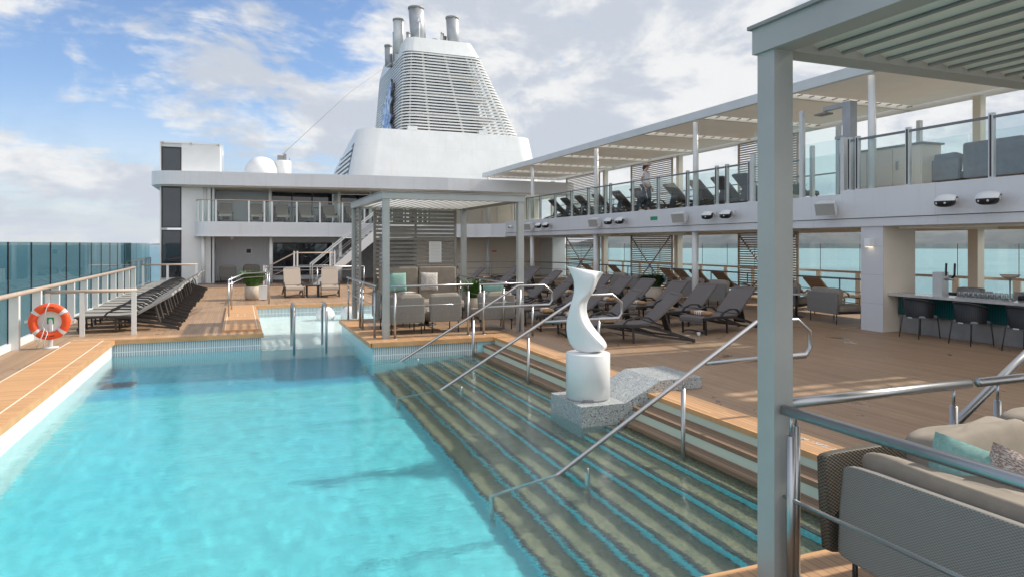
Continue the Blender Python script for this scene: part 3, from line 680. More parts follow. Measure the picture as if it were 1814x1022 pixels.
# abstract wavy crest on the port flank
mb = MB(['a', 'b']); rnd = random.Random(3)
def crest(off, x, th, ci):
    mb.cur = ci; L_, Rr = [], []
    for i in range(27):
        f_ = i/26; z = 10.3+4.6*f_; yc = 52.6+1.5*math.sin(f_*3.4+.3)+1.9*f_; wd = (1.75+.35*math.sin(f_*23)+.2*math.sin(f_*41+1))*math.sin(math.pi*min(1, .12+f_*.92))**.55-off
        L_.append((yc-max(.05, wd), z)); Rr.append((yc+max(.05, wd), z))
    k_ = lambda z: .056*(z-10.2)
    n0 = len(L_); vs = []
    for xx in (x, x-th):
        for (y, z) in L_+Rr[::-1]: vs.append(Vector((xx+k_(z), y, z))-O)
    n2 = 2*n0; fs = [(i, i+1, n2-2-i, n2-1-i) for i in range(n0-1)]+[(n2+i, n2+n2-1-i, n2+n2-2-i, n2+i+1) for i in range(n0-1)]+[(i, (i+1) % n2, (i+1) % n2+n2, i+n2) for i in range(n2)]
    mb.add(vs, fs)
crest(0, 11.0, .16, 0); crest(.22, 10.84, .03, 1)
mat('crest_edge', (.10, .11, .13), .35, metal=.4)
mat('crest_blue', (.12, .25, .5), .3, f=lambda q, v, b, s: q.mix(q.ramp(q.noise(q.mapping(v, scale=(1, 1.2, .45), rot=(.5, 0, 0)), 1.7, 3, .5, 1.4), .47, .5), (.10, .26, .58), q.mix(q.ramp(q.noise(v, 2.1, 2), .56, .6), (.62, .68, .76), (.03, .04, .06))))
mb.build('crest', ['crest_edge', 'crest_blue'], t)
t = thing('stay_cable', 'thin stay cable running down from the funnel to the port side', 'cable', (8.6, 52, 16))
MB().tube([(2.4, -1, -.2), (-1.5, -4, -3.6), (-6.1, -7, -8.5)], .012, 5).build('cable', 'stone_grey', t)

# ---------------------------------------------------------------- starboard upper deck, on columns
t = thing('upper_deck', 'white edged starboard promenade deck raised on round columns', 'deck', (12.8, 0, 2.3))
def bx(a, b, nm, m, par=t, o=(12.8, 0, 2.3)):
    mb = MB(); mb.box([a[i]-o[i] for i in range(3)], [b[i]-o[i] for i in range(3)]); return mb.build(nm, m, par)
bx((12.80, -4, 2.47), (12.98, 33.05, 3.03), 'fascia', 'white_panel'); bx((12.83, -4, 2.28), (12.98, 33.05, 2.455), 'fascia_lip', 'white_panel')
bx((12.80, -4, 3.03), (12.98, 11.75, 3.11), 'fascia_step', 'white_panel')
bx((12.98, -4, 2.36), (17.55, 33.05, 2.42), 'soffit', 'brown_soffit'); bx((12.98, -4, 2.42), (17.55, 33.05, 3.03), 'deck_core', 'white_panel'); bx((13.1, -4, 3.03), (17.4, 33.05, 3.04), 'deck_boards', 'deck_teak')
bx((17.4, -4, 2.25), (17.58, 36, 2.36), 'outer_beam', 'cream')
for y in (4.8, 11.1, 17.4, 23.7, 30.0, 36.3):
    mb = MB()
    for z0, z1, x in ((0, 2.36, 13.0), (3.03, 5.62, 13.02)):
        if z0 == 0 and y in (11.1,): continue
        c_ = MB(); c_.tube([(x-12.8, y, z0-2.3), (x-12.8, y, z1-2.3)], .10 if z0 == 0 else .085, 16); c_.build('column', 'white', t)
    bx((17.15, y+.45, 0), (17.4, y+.70, 2.36), 'outer_column', 'cream'); bx((17.18, y+.4, 3.03), (17.38, y+.6, 5.62), 'outer_column', 'cream')
    bx((13.0, y+.1, 2.26), (17.4, y+.3, 2.36), 'cross_beam', 'cream')
# beams, pipes under the deck near the bar
bx((13.1, -4, 2.22), (13.3, 10.5, 2.36), 'bar_beam', 'cream')
# canopy
def canopy(y0, y1, label, first=0):
    t = thing('canopy', label, 'canopy', (12.7, y0, 5.62))
    X0, X1 = 12.70, 17.6; L_ = y1-y0; wx = X1-X0
    MB().box((0, 0, 0), (.14, L_, .24)).build('edge_beam', 'alu_light', t); MB().box((wx-.14, 0, 0), (wx, L_, .24)).build('edge_beam', 'cream', t)
    MB().box((.14, 0, 0), (wx-.14, .14, .24)).build('end_beam', 'cream', t); MB().box((.14, L_-.14, 0), (wx-.14, L_, .24)).build('end_beam', 'cream', t)
    n_ = max(1, round(L_/3.15)); st = L_/n_
    for i in range(n_+1):
        yy = i*st; 
        if 0 < i < n_: MB().box((.14, yy-.06, .02), (wx-.14, yy+.06, .16)).build('cross_beam', 'cream', t)
        if i < n_:
            mb = MB(); a, b = yy+.20, yy+st-.20; nx = 24; ny = 10; vs = []
            for j in range(ny+1):
                for k in range(nx+1):
                    fx, fy = k/nx, j/ny; sag = .05*math.sin(math.pi*fx)*math.sin(math.pi*fy); sc = .035*abs(math.sin(fx*math.pi*11))*((2*fy-1)**8)
                    vs.append((.28+(wx-.56)*fx, a+(b-a)*fy+(sc if fy < .5 else -sc), .10-sag))
            fs = [(j*(nx+1)+k, j*(nx+1)+k+1, (j+1)*(nx+1)+k+1, (j+1)*(nx+1)+k) for j in range(ny) for k in range(nx)]
            mb.add(vs, fs, True); mb.add([(v[0], v[1], v[2]+.012) for v in vs], fs, True); pn = mb.build('fabric_panel', 'canopy_cloth', t)
            lc = MB()
            for k in range(12):
                x = .28+(wx-.56)*k/11
                for s_ in (-1, 1):
                    yb = a if s_ < 0 else b; lc.bar((x, yb-.02*s_, .085), (x, yb+.13*s_, .085), .03, .02)
            lc.build('lacing', 'rail_grey', pn)
canopy(-4, 10.0, 'nearer canopy over the upper lounge sofas')
canopy(10.45, 36.4, 'long pale canopy of laced fabric panels over the starboard promenade')

# balustrade on the upper deck
def balus(ys, z0, h, label, m='alu_light', loc=None):
    t = thing('balustrade', label, 'balustrade', (12.93, ys[0], z0))
    for i, y in enumerate(ys):
        y = y-ys[0]; p = MB().box((-.03, y-.045, 0), (.05, y+.045, h+.04)).build('post', m, t); MB().box((-.045, y-.012, .03), (-.03, y+.012, h)).build('gasket', 'gasket', p)
        if i < len(ys)-1:
            y1 = ys[i+1]-ys[0]; MB().box((-.006, y+.05, .05), (.006, y1-.05, h-.06)).build('glass_pane', 'glass_rail', t)
    for a, b in zip(ys[:-1], ys[1:]): pass
    MB().box((-.028, .045, h-.06), (.03, ys[-1]-ys[0]-.045, h-.015)).build('handrail', 'rail_grey', t)
balus([14.9, 15.85, 16.3, 17.7, 19.3, 20.9, 22.45, 22.85, 24.2, 25.7, 27.3, 28.9, 30.4, 32.0], 3.03, 1.10, 'glass balustrade with pale posts in front of the promenade loungers')
balus([1.9, 3.4, 5.0, 6.7, 8.45, 10.15, 11.4, 11.62], 3.11, 1.17, 'glass balustrade with dark handrail in front of the upper lounge sofas')
t = thing('balustrade', 'outer starboard balustrade of the promenade with thin rail', 'balustrade', (17.45, 0, 3.03))
MB().box((-.02, -4, 1.08), (.03, 36, 1.12)).build('handrail', 'rail_grey', t)
for i in range(20): MB().box((-.006, -4+2*i, .05), (.006, -2.05+2*i, 1.7)).build('glass_pane', 'glass_pale', t)
for i in range(20): MB().box((-.03, -4.03+2*i, 0), (.03, -3.99+2*i, 1.1)).build('post', 'cream', t)
# glass screen bay between the two balustrades
t = thing('glass_screen', 'tall clear glass screen with thick steel posts on the promenade', 'screen', (12.95, 11.7, 3.03))
for x, y, h in ((0, .1, 1.32), (0, 1.35, 2.15), (1.2, 1.35, 1.9), (0, 3.1, 1.3), (2.6, .2, 1.9), (1.9, 2.9, 1.6)): MB().box((x-.05, y-.05, 0), (x+.05, y+.05, h)).build('post', 'alu_light', t)
for a, b, h in (((0, .16), (0, 1.3), 1.3), ((0, 1.41), (0, 3.05), 1.9), ((.05, 1.35), (1.15, 1.35), 1.75)):
    MB().prism([(a[0]-.006, a[1]), (b[0]-.006, b[1]), (b[0]+.006, b[1]+.01), (a[0]+.006, a[1]+.01)], .05, h).build('glass_pane', 'glass_rail', t)
for z in (.55, .95): MB().tube([(.05, 1.42, z), (.05, 3.1, z), (.05, 3.1, z)], .02, 6).build('handrail', 'rail_grey', t)
t = thing('deck_shower', 'square steel post with overhead arm on the promenade', 'shower', (13.3, 11.95, 3.03))
MB().box((-.11, -.11, 0), (.11, .11, 2.2)).build('post', 'steel_dull', t); MB().box((-.05, .11, 2.1), (.05, .75, 2.2)).build('arm', 'steel_dull', t); MB().box((-.13, .6, 2.02), (.13, .95, 2.06)).build('shower_head', 'stone_grey', t); MB().box((-.09, .11, 1.35), (.09, .35, 1.42)).build('shelf', 'steel_dull', t)
t = thing('cabinet', 'beige service cabinet with three doors beside the promenade shower', 'cabinet', (14.0, 11.2, 3.03))
MB().box((0, -.55, .04), (.6, 1.6, 1.08)).build('body', 'cream', t); MB().box((-.03, -.6, 1.08), (.65, 1.65, 1.12)).build('top', 'stone_grey', t)
for i in range(3): d_ = MB().box((-.02, -.52+.7*i, .08), (0, .15+.7*i, 1.04)).build('door', 'cream_wall', t); MB().box((-.035, .02+.7*i, .55), (-.02, .08+.7*i, .75)).build('handle', 'alu', d_)

# slatted screens by the outer columns, both levels
def slat_screen(y0, y1, z0, z1, label, brace):
    t = thing('slatted_screen', label, 'screen', (17.0, y0, z0)); W_, H_ = y1-y0, z1-z0
    mb = MB(); n_ = int(H_/.085)
    for i in range(n_): z = .04+i*.085; mb.box((-.015, .05, z), (.015, W_-.05, z+.045))
    mb.build('slats', 'slat_brown', t)
    mb = MB()
    for y in (0, W_-.06): mb.box((-.03, y, 0), (.03, y+.06, H_))
    mb.box((-.03, .06, H_-.05), (.03, W_-.06, H_)); mb.box((-.03, .06, 0), (.03, W_-.06, .04)); mb.build('frame', 'slat_brown', t)
    if brace:
        mb = MB(); mb.bar((-.05, .05, H_-.05), (-.05, W_/2, H_*.38), .04); mb.bar((-.05, W_-.05, H_-.05), (-.05, W_/2, H_*.38), .04); mb.bar((-.05, W_/2, H_*.38), (-.05, W_*.8, .1), .04); mb.bar((-.05, W_/2, H_*.38), (-.05, W_*.2, .1), .04); mb.build('brace', 'slat_brown', t)
for nm, (y0, y1) in (('farthest', (30.6, 34.4)), ('middle', (24.3, 27.6)), ('nearest', (17.3, 20.2))):
    slat_screen(y0, y1, 3.1, 5.55, nm+' brown slatted screen on the upper promenade', False); slat_screen(y0, y1, .1, 2.3, nm+' brown slatted screen with crossed braces on the lower deck', True)
# outer lower rail
t = thing('glass_windbreak', 'starboard windbreak of clear glass with tan handrail on the lower deck', 'windbreak', (17.85, 0, 0))
for i in range(26): p = MB().box((-.10, -3.04+1.55*i, 0), (-.04, -2.86+1.55*i, .98)).build('post', 'cream', t); MB().box((-.008, -2.951+1.55*i, .1), (.008, -2.939+1.55*i, 1.9)).build('gasket', 'gasket', p)
for i in range(26): MB().box((-.006, -2.92+1.55*i, .12), (.006, -1.42+1.55*i, 1.9)).build('glass_pane', 'glass_pale', t)
MB().tube([(-.12, -4, 1.02), (-.12, 37, 1.02)], .04, 8).build('handrail', 'rail_wood', t)
# inner rail that separates the sheltered strip
t = thing('barrier_rail', 'thin grey rail running behind the rows of sun loungers', 'railing', (15, 12, 0))
path = [(0, 0), (0, 14), (-.4, 18.5), (-1.6, 20.6), (-4.5, 21.2), (-6.2, 20.8)]
for z, r_ in ((.97, .026), (.65, .012), (.35, .012)): MB().tube([(*p_, z) for p_ in path], r_, 8).build('handrail' if r_ > .02 else 'wire', 'rail_grey', t)
for p_ in [(0, 1.8*i) for i in range(10)]+[(-1.6, 20.6), (-3.0, 20.9), (-4.5, 21.2), (-6.2, 20.8)]: MB().tube([(*p_, 0), (*p_, .96)], .018, 6).build('post', 'rail_grey', t)
# pillar by the bar
t = thing('pillar', 'broad white tiled pillar at the end of the bar', 'pillar', (12.87, 10.7, 0))
MB().box((0, 0, 0), (.03, .56, 2.36)).build('tile_face', 'pillar_tile', t); MB().box((.03, 0, 0), (.98, .56, 2.36)).build('core', 'cream_wall', t)
t = thing('wall_lamp', 'small square white wall lamp glowing downwards on the tiled pillar', 'lamp', (12.87, 11.0, 1.83))
MB().box((-.12, -.075, 0), (-.002, .075, .19)).build('housing', 'sconce', t); MB().box((-.11, -.06, -.006), (-.01, .06, -.001)).build('led', 'led', t)
# ---------------------------------------------------------------- pergolas
def pergola(x0, y0, lx, ly, z0, z1, label, cat='pergola', bw=.088, tilt=-26):
    t = thing('pergola', label, cat, (x0, y0, 0)); c = .13
    for x in (0, lx-c):
        for y in (0, ly-c): MB().box((x, y, 0), (x+c, y+c, z0)).build('column', 'alu', t)
    e = .02
    MB().box((-e, -e, z0), (lx+e, c, z1)).build('beam', 'alu', t); MB().box((-e, ly-c, z0), (lx+e, ly+e, z1)).build('beam', 'alu', t)
    MB().box((-e, c, z0), (c, ly-c, z1)).build('beam', 'alu', t); MB().box((lx-c, c, z0), (lx+e, ly-c, z1)).build('beam', 'alu', t)
    MB().box((-e-.02, -e-.02, z1), (lx+e+.02, c-.03, z1+.02)).build('cap_strip', 'stone_grey', t); MB().box((-e-.02, ly-c+.03, z1), (lx+e+.02, ly+e+.02, z1+.02)).build('cap_strip', 'stone_grey', t)
    MB().box((-e-.02, c-.03, z1), (c-.03, ly-c+.03, z1+.02)).build('cap_strip', 'stone_grey', t); MB().box((lx-c+.03, c-.03, z1), (lx+e+.02, ly-c+.03, z1+.02)).build('cap_strip', 'stone_grey', t)
    n_ = int((lx-2*c)/.17); st = (lx-2*c)/n_
    for i in range(n_):
        mb = MB(); mb.M = Tm((c+st*(i+.5), ly/2, z1-.075), 0, R(tilt), 0); mb.box((-bw, -(ly/2-c-.01), -.008), (bw, ly/2-c-.01, .008)); mb.box((bw-.008 if tilt < 0 else -bw, -(ly/2-c-.01), -.03), (bw if tilt < 0 else .008-bw, ly/2-c-.01, -.008)); lb_ = mb.build('louvre_blade', 'alu_bounce_tint', t)
        if tilt > 0: mb = MB(); mb.M = Tm((c+st*(i+.5), ly/2, z1-.075), 0, R(tilt), 0); mb.box((bw-.016, -(ly/2-c-.02), -.022), (bw, ly/2-c-.02, -.009)); mb.build('shadow_strip', 'stone_grey', lb_)  # dark strip added along each blade edge as a painted shadow line
    return t
tc_ = pergola(2.66, 13.62, 3.05, 4.15, 2.80, 2.93, 'grey aluminium cabana pergola on the platform between ledge and pool')
pergola(2.70, -1.10, 3.05, 4.15, 2.96, 3.10, 'close grey aluminium pergola whose corner post rises beside the pool steps', bw=.100, tilt=20)
# slatted back and side of the cabana
t = thing('privacy_screen', 'taupe slatted privacy screen behind the cabana sofa', 'screen', (3.2, 17.66, 0))
mb = MB()
for i in range(23): z = .42+.104*i; mb.box((.06, -.012, z), (2.16, .012, z+.072))
mb.build('slats', 'slat_taupe', t); mb = MB(); mb.box((0, -.03, 0), (.06, .03, 2.8)); mb.box((2.16, -.03, 0), (2.22, .03, 2.8)); mb.box((1.08, .014, .3), (1.14, .03, 2.8)); mb.box((.06, -.03, .34), (2.16, .03, .4)); mb.build('frame', 'slat_taupe', t)
t = thing('privacy_screen', 'narrow taupe slatted side screen at the cabana corner', 'screen', (2.75, 17.0, 0))
mb = MB()
for i in range(23): z = .42+.104*i; mb.box((-.012, .05, z), (.012, .62, z+.072))
mb.build('slats', 'slat_taupe', t); mb = MB(); mb.box((-.03, 0, 0), (.03, .05, 2.8)); mb.box((-.03, .62, 0), (.03, .67, 2.8)); mb.build('frame', 'slat_taupe', t)
mat('notice', (.74, .75, .75), .6, f=lambda q, v, b, s: q.mix(q.math('MULTIPLY', q.math('LESS_THAN', q.math('FRACT', q.math('MULTIPLY', q.sep(v)[2], 26.)), .35), q.math('LESS_THAN', q.math('ABSOLUTE', q.sep(v)[0]), .13)), b, (.52, .53, .53)))
o = MB().box((-.17, -.008, -.28), (.17, .0, .28)).build('notice_board', 'notice', loc=(4.82, 17.60, 1.68)); tag(o, 'pale notice sheet fixed to the slatted cabana screen', 'notice')

# ---------------------------------------------------------------- woven sofa modules
def module(name, label, cat, loc, rz, w_=.78, d_=.80, hb=.80, group=None, back='fabric_grey', cush='fabric_taupe', seat=True, puff=True):
    """faces +y locally, back along y=0"""
    t = thing(name, label, cat, loc, rz, group)
    mb = MB(); mb.soft((w_/2, .035, .235+(hb-.235)/2), (w_, .07, hb-.235), .12, 8); mb.build('back_panel', back, t)
    mb = MB(); mb.soft((w_/2, d_/2, .265), (w_-.02, d_, .06), .15, 6); mb.build('base', 'dark_metal', t)
    for x in (.06, w_-.06):
        for y in (.06, d_-.06): MB().tube([(x, y, 0), (x, y, .24)], .013, 6).build('leg', 'dark_metal', t)
    mb = MB(); mb.soft((w_/2, d_/2+.05, .36), (w_-.03, d_-.10, .16), .22, 10, .02); mb.build('seat_cushion', cush, t)
    if puff: mb = MB(); mb.M = Tm((w_/2, .15, .62), R(-8)); mb.soft((0, 0, 0), (w_-.04, .17, .44), .30, 10, .07); mb.build('back_cushion', cush, t)
    return t
g = 'woven lounge seats inside the cabana'
module('lounge_chair', 'grey backed lounge seat nearest the cabana corner post', 'sofa', (2.88, 14.12, 0), 0, .76, .78, .78, g)
module('lounge_chair', 'middle grey lounge seat with its back to the pool steps', 'sofa', (3.76, 14.12, 0), 0, .70, .78, .79, g)
module('lounge_chair', 'grey lounge seat at the starboard end of the cabana front', 'sofa', (4.86, 14.12, 0), 0, .84, .78, .77, g)
module('lounge_chair', 'side lounge seat along the water edge of the cabana', 'sofa', (2.84, 15.9, 0), R(-90), .80, .78, .80, g)
t = thing('sofa', 'high backed taupe cabana sofa with two tall back cushions', 'sofa', (3.28, 17.42, 0), 0)
for x in (0, 1.02): mb = MB(); mb.soft((x+.5, -.06, .86), (1.0, .16, .88), .12, 10); mb.build('back_cushion', 'fabric_taupe', t)
mb = MB(); mb.soft((1.01, -.5, .38), (2.02, .85, .2), .15, 10, .01); mb.build('seat_cushion', 'fabric_taupe', t); MB().box((0, -.9, .2), (2.02, .0, .28)).build('base', 'dark_metal', t)
for x in (.06, 1.96):
    for y in (-.86, -.05): MB().box((x-.02, y-.02, 0), (x+.02, y+.02, .2)).build('leg', 'dark_metal', t)
def pillow(loc, rx, rz, m, label, s=(.46, .46, .15), ry=0.):
    mb = MB(); mb.pillow(*[s[i] for i in (0, 1, 2)]); o = mb.build('cushion', m, loc=loc); o.rotation_euler = (rx, ry, rz); return tag(o, label, 'cushion')
pillow((3.72, 17.20, .93), R(-12), 0, 'pillow_teal', 'pale teal square cushion on the high backed cabana sofa')
pillow((4.55, 17.20, .93), R(-12), 0, 'pillow_white', 'white patterned square cushion on the high backed cabana sofa', ry=.04)
pillow((3.25, 14.50, .74), R(58), .3, 'pillow_white', 'white cushion lying on the nearest cabana seat')
pillow((5.3, 14.46, .80), R(30), -.1, 'pillow_teal', 'pale teal cushion peeking over the starboard cabana seat')
t = thing('coffee_table', 'low round coffee table in the middle of the cabana', 'table', (4.1, 15.7, 0))
MB().lathe([(.38, 0), (.38, .03)], (0, 0, .36), 28).build('top', 'stone_grey', t); MB().tube([(0, 0, 0), (0, 0, .36)], .05, 10).build('stem', 'dark_metal', t); MB().lathe([(.22, 0), (.22, .02)], seg=20).build('foot', 'dark_metal', t)
o = MB().lathe([(.055, 0), (.05, .08), (.02, .12)], (0, 0, 0), 12).build('cup', 'reflective', loc=(3.67, 14.28, .42)); tag(o, 'small white cup standing between two cabana seats', 'cup')

# ---------------------------------------------------------------- steel railings
def rail(label, p0, p1, posts, bars=((.97, .026), (.55, .010)), z0=0.):
    t = thing('steel_railing', label, 'railing', (p0[0], p0[1], z0)); v = Vector((p1[0]-p0[0], p1[1]-p0[1], 0)); L_ = v.length; u = v/L_
    for i, (z, r_) in enumerate(bars): MB().tube([(0, 0, z), (v.x, v.y, z)], r_, 10).build('handrail' if i == 0 else 'lower_bar', 'steel', t)
    for s_ in posts:
        p = u*s_; mb = MB(); mb.tube([(p.x, p.y, 0), (p.x, p.y, bars[0][0]-.13)], .024, 10); o = mb.build('post', 'steel', t); MB().tube([(p.x, p.y, bars[0][0]-.13), (p.x, p.y, bars[0][0]-.01)], .009, 6).build('pin', 'steel', o); MB().lathe([(.045, .002), (.045, .01)], (p.x, p.y, 0), 12).build('base_plate', 'steel', o)
rail('steel railing across the pool front of the cabana, longer section', (2.80, 13.55), (4.52, 13.55), (.08, 1.62), ((1.05, .022), (.66, .009)))
rail('steel railing across the pool front of the cabana, shorter section', (4.66, 13.55), (5.66, 13.55), (.1, .93), ((1.05, .022), (.66, .009)))
rail('steel railing along the ledge side of the cabana', (2.52, 17.6), (2.52, 13.7), (.2, 2.0, 2.35, 3.8), ((1.05, .022), (.66, .009)))
rail('steel railing behind the cabana beside the grass planter', (5.4, 17.45), (5.4, 13.9), (.2, 1.8, 3.4), ((1.05, .022), (.66, .009)))
rail('close steel railing running along the wicker sofa', (2.75, 2.90), (2.75, -1.0), (.05, 2.0), ((1.0, .030), (.53, .011)))
rail('steel railing across the deck behind the close pergola post', (2.88, 3.0), (4.37, 3.0), (.05, 1.35), ((1.0, .030),))
rail('short steel railing starting with an open tube end', (4.46, 3.0), (6.2, 3.0), (.19, 1.6), ((1.0, .030),))
def pool_rail(y, label, low=-.85):
    t = thing('pool_handrail', label, 'handrail', (0, y, 0)); k = .585
    x_t = 5.30; z_t = 1.04; xe = x_t-(z_t+.34)/k
    path = [(xe-.75, 0, -.34-.30), (xe-.1, 0, -.34-.02), (x_t, 0, z_t), (5.88, 0, z_t), (6.06, 0, .90), (6.07, 0, .72), (6.0, 0, .63), (4.62, 0, .63)]
    MB().tube([(xe-.75, 0, FZ+.4)]+path, .024, 12).build('tube', 'steel', t)
    for x, zb in ((4.33, -.70), (3.2, -1.2)):
        zt = (z_t-(x_t-x)*k) if x > 4 else -.30; q_ = MB().tube([(x, 0, zb), (x, 0, zt-.09)], .024, 10).build('post', 'steel', t); MB().tube([(x, 0, zt-.09), (x, 0, zt-.015)], .009, 6).build('pin', 'steel', q_)
    MB().tube([(5.62, 0, 0), (5.62, 0, .63)], .024, 10).build('post', 'steel', t)
pool_rail(6.0, 'closest sloping steel handrail descending into the pool'); pool_rail(10.15, 'sloping steel handrail passing behind the white sculpture'); pool_rail(12.95, 'farthest sloping steel handrail beside the cabana platform')
t = thing('pool_handrail', 'sloping steel handrail behind the wicker sofa', 'handrail', (0, 3.35, 0)); MB().tube([(4.2, 0, .3), (5.30, 0, .95), (5.6, 0, 1.12), (6.1, 0, 1.12)], .03, 12).build('tube', 'steel', t); MB().tube([(4.3, 0, 0), (4.3, 0, .36)], .024, 8).build('post', 'steel', t)
for i, (x, nm) in enumerate(((1.06, 'port'), (1.72, 'starboard'))):
    t = thing('grab_rail', nm+' hooped steel grab rail at the ledge edge of the pool', 'handrail', (x, 15.4, 0))
    MB().tube([(0, -.35, -.9), (0, -.35, .35), (0, -.28, .52), (0, -.12, .60), (0, .22, .60), (0, .38, .52), (0, .45, .35), (0, .45, -.5)], .026, 12).build('tube', 'steel', t)
def deck_rail(label, pts, zs, posts):
    t = thing('steel_railing', label, 'railing', (*pts[0], 0)); o = Vector((*pts[0], 0))
    for dz_, r_ in ((0, .022), (-.12, .012)): MB().tube([Vector((*p, z+dz_))-o for p, z in zip(pts, zs)], r_, 8).build('handrail' if dz_ == 0 else 'lower_bar', 'steel', t)
    for (x, y), z in posts: MB().tube([Vector((x, y, 0))-o, Vector((x, y, z))-o], .022, 8).build('post', 'steel', t)
deck_rail('bent steel railing around the fern planter', [(-.27, 18.95), (.10, 22.0), (.86, 22.9), (.86, 24.6)], [.97, 1.0, 1.0, 1.0], [((-.27, 18.95), .97), ((-.22, 20.9), .97), ((.86, 23.0), 1.0), ((.86, 24.6), 1.0)])
deck_rail('second steel railing by the aft stairs beyond the fern', [(.9, 27.5), (4.6, 27.5)], [1.0, 1.0], [((.9, 27.5), 1.0), ((2.8, 27.5), 1.0), ((4.6, 27.5), 1.0)])

# ---------------------------------------------------------------- sun loungers
def lounger(loc, rz, label, ang=45, sling='sling', group=None, metal='dark_metal'):
    t = thing('sun_lounger', label, 'sun lounger', loc, rz, group); a = R(ang)
    hx, hz_ = 1.16, .385
    mb = MB(); mb.M = Tm((0, 0, 0)); n_ = 10; prof = [(.0, .30), (.02, .355), (.08, .385), (.5, .375), (.85, .365), (hx, hz_)]
    vs = []; 
    for x, z in prof: vs += [(x, -.30, z), (x, .30, z), (x, .30, z-.045), (x, -.30, z-.045)]
    fs = [(i*4+j, i*4+(j+1) % 4, (i+1)*4+(j+1) % 4, (i+1)*4+j) for i in range(len(prof)-1) for j in range(4)]+[(3, 2, 1, 0), tuple(range(len(vs)-4, len(vs)))]
    mb.add(vs, fs); mb.build('seat', sling, t)
    mb = MB(); mb.M = Tm((hx, 0, hz_), 0, -a); mb.box((.02, -.30, -.045), (.80, .30, .0)); mb.M = Tm((hx, 0, hz_), 0, -a); mb.soft((.80, 0, -.022), (.07, .60, .06), .4, 6); mb.build('backrest', sling, t)
    for s_ in (-1, 1):
        y = .315*s_
        mb = MB(); mb.tube([(.04, y, .33), (.5, y, .345), (1.0, y, .325), (1.45, y, .22), (2.02, y, .035)], 1., 4, sq=(.024, .034)); mb.tube([(.75, y, .24), (1.3, y, .13), (2.02, y, .03)], 1., 4, sq=(.02, .028)); mb.build('side_rail', metal, t)
        MB().tube([(.56, y*1.02, .34), (.66, y*1.04, .45), (.85, y*1.04, .505), (1.08, y*1.04, .49), (1.22, y*1.02, .40)], 1., 4, sq=(.036, .022)).build('armrest', metal, t)
        MB().bar((.13, y, 0), (.11, y, .33), .032).build('leg', metal, t); MB().bar((.80, y, 0), (.78, y, .33), .032).build('leg', metal, t)
        MB().bar((2.0, y, 0), (2.0, y, .06), .05).build('foot', metal, t)
    MB().tube([(.12, -.30, .035), (.06, -.15, .075), (.05, 0, .085), (.06, .15, .075), (.12, .30, .035)], 1., 4, sq=(.02, .02)).build('crossbar', metal, t)
    MB().bar((hx+.42*math.cos(a), 0, hz_+.42*math.sin(a)-.05), (1.62, 0, .16), .03, .3).build('back_strut', metal, t)
    return t
L0 = lounger((-3.28, 17.05, 0), R(2), 'grey sun lounger nearest the cross rail in the long port side row', 30, 'sling_grey', 'sun loungers in the port side row'); T0 = tree(L0)
for i in range(1, 17):
    dup(T0, (-3.28+.012*random.uniform(-3, 3), 17.05+.86*i, 0), R(2+random.uniform(-1, 1)), ORD[i]+' sun lounger from the cross rail in the long port side row', 'sun loungers in the port side row')
g = 'dark sun loungers on the shaded main deck'
LR = None
row1 = [(7.97, 11.33, -13), (7.8, 12.48, -10), (7.71, 13.62, -8), (7.8, 14.75, -6), (7.9, 15.95, -4), (7.9, 17.2, -4), (7.9, 18.6, -2), (7.9, 20.0, -2)]
row2 = [(10.53, 12.35, 12), (10.5, 13.6, 10), (10.7, 15.0, 8), (10.51, 16.2, 8), (10.6, 17.5, 6), (10.8, 19.0, 6), (10.7, 20.9, 4), (10.75, 22.5, 4)]
row3 = [(9.91, 24.7, 0), (11.38, 25.8, 0), (11.6, 26.9, 2), (11.41, 28.2, 2), (8.8, 28.7, -3), (8.9, 29.8, -3), (9.2, 26.4, 0)]
towels = []
def near_l(r_, hx_, hy_, a_, label):
    global LR, TR_
    c_, s_ = math.cos(R(a_)), math.sin(R(a_)); loc = (hx_-1.74*c_, hy_-1.74*s_, 0)
    if LR is None: LR = lounger(loc, R(a_), label, 42, 'sling', g); TR_ = tree(LR)
    else: dup(TR_, loc, R(a_), label, g)
    towels.append((loc, R(a_), label))
for k, (r_, nm) in enumerate(((row1, 'pool side row of dark loungers'), (row2, 'middle row of dark loungers'), (row3, 'aft group of dark loungers'))):
    for i, (x, y, a_) in enumerate(r_):
        near_l(r_, x, y, a_, (['closest', 'second', 'third', 'fourth', 'fifth', 'sixth', 'seventh', 'eighth'][i]+' reclined lounger in the '+nm))
tw0 = None
def towel(loc, rz, label):
    global tw0
    if tw0 is None:
        mb = MB(); mb.soft((0, 0, .048), (.20, .50, .092), .45, 8, .12); mb.soft((.10, 0, .040), (.10, .48, .07), .5, 6, .1); tw0 = mb.build('towel', 'towel'); o = tw0
    else: o = tw0.copy(); S.collection.objects.link(o)
    o.location = loc; o.rotation_euler = (0, 0, rz); tag(o, label, 'towel', 'rolled towels on the dark loungers')
for i, (loc, rz, lb) in enumerate(towels):
    if i in (3, 6, 15, 18, 20, 21): continue
    towel((loc[0]+.33*math.cos(rz), loc[1]+.33*math.sin(rz), .383), rz, 'rolled brown and white towel on the '+lb.split(' reclined')[0]+' lounger of the '+(['pool side row', 'middle row', 'aft group'][0 if i < 8 else 1 if i < 16 else 2]))
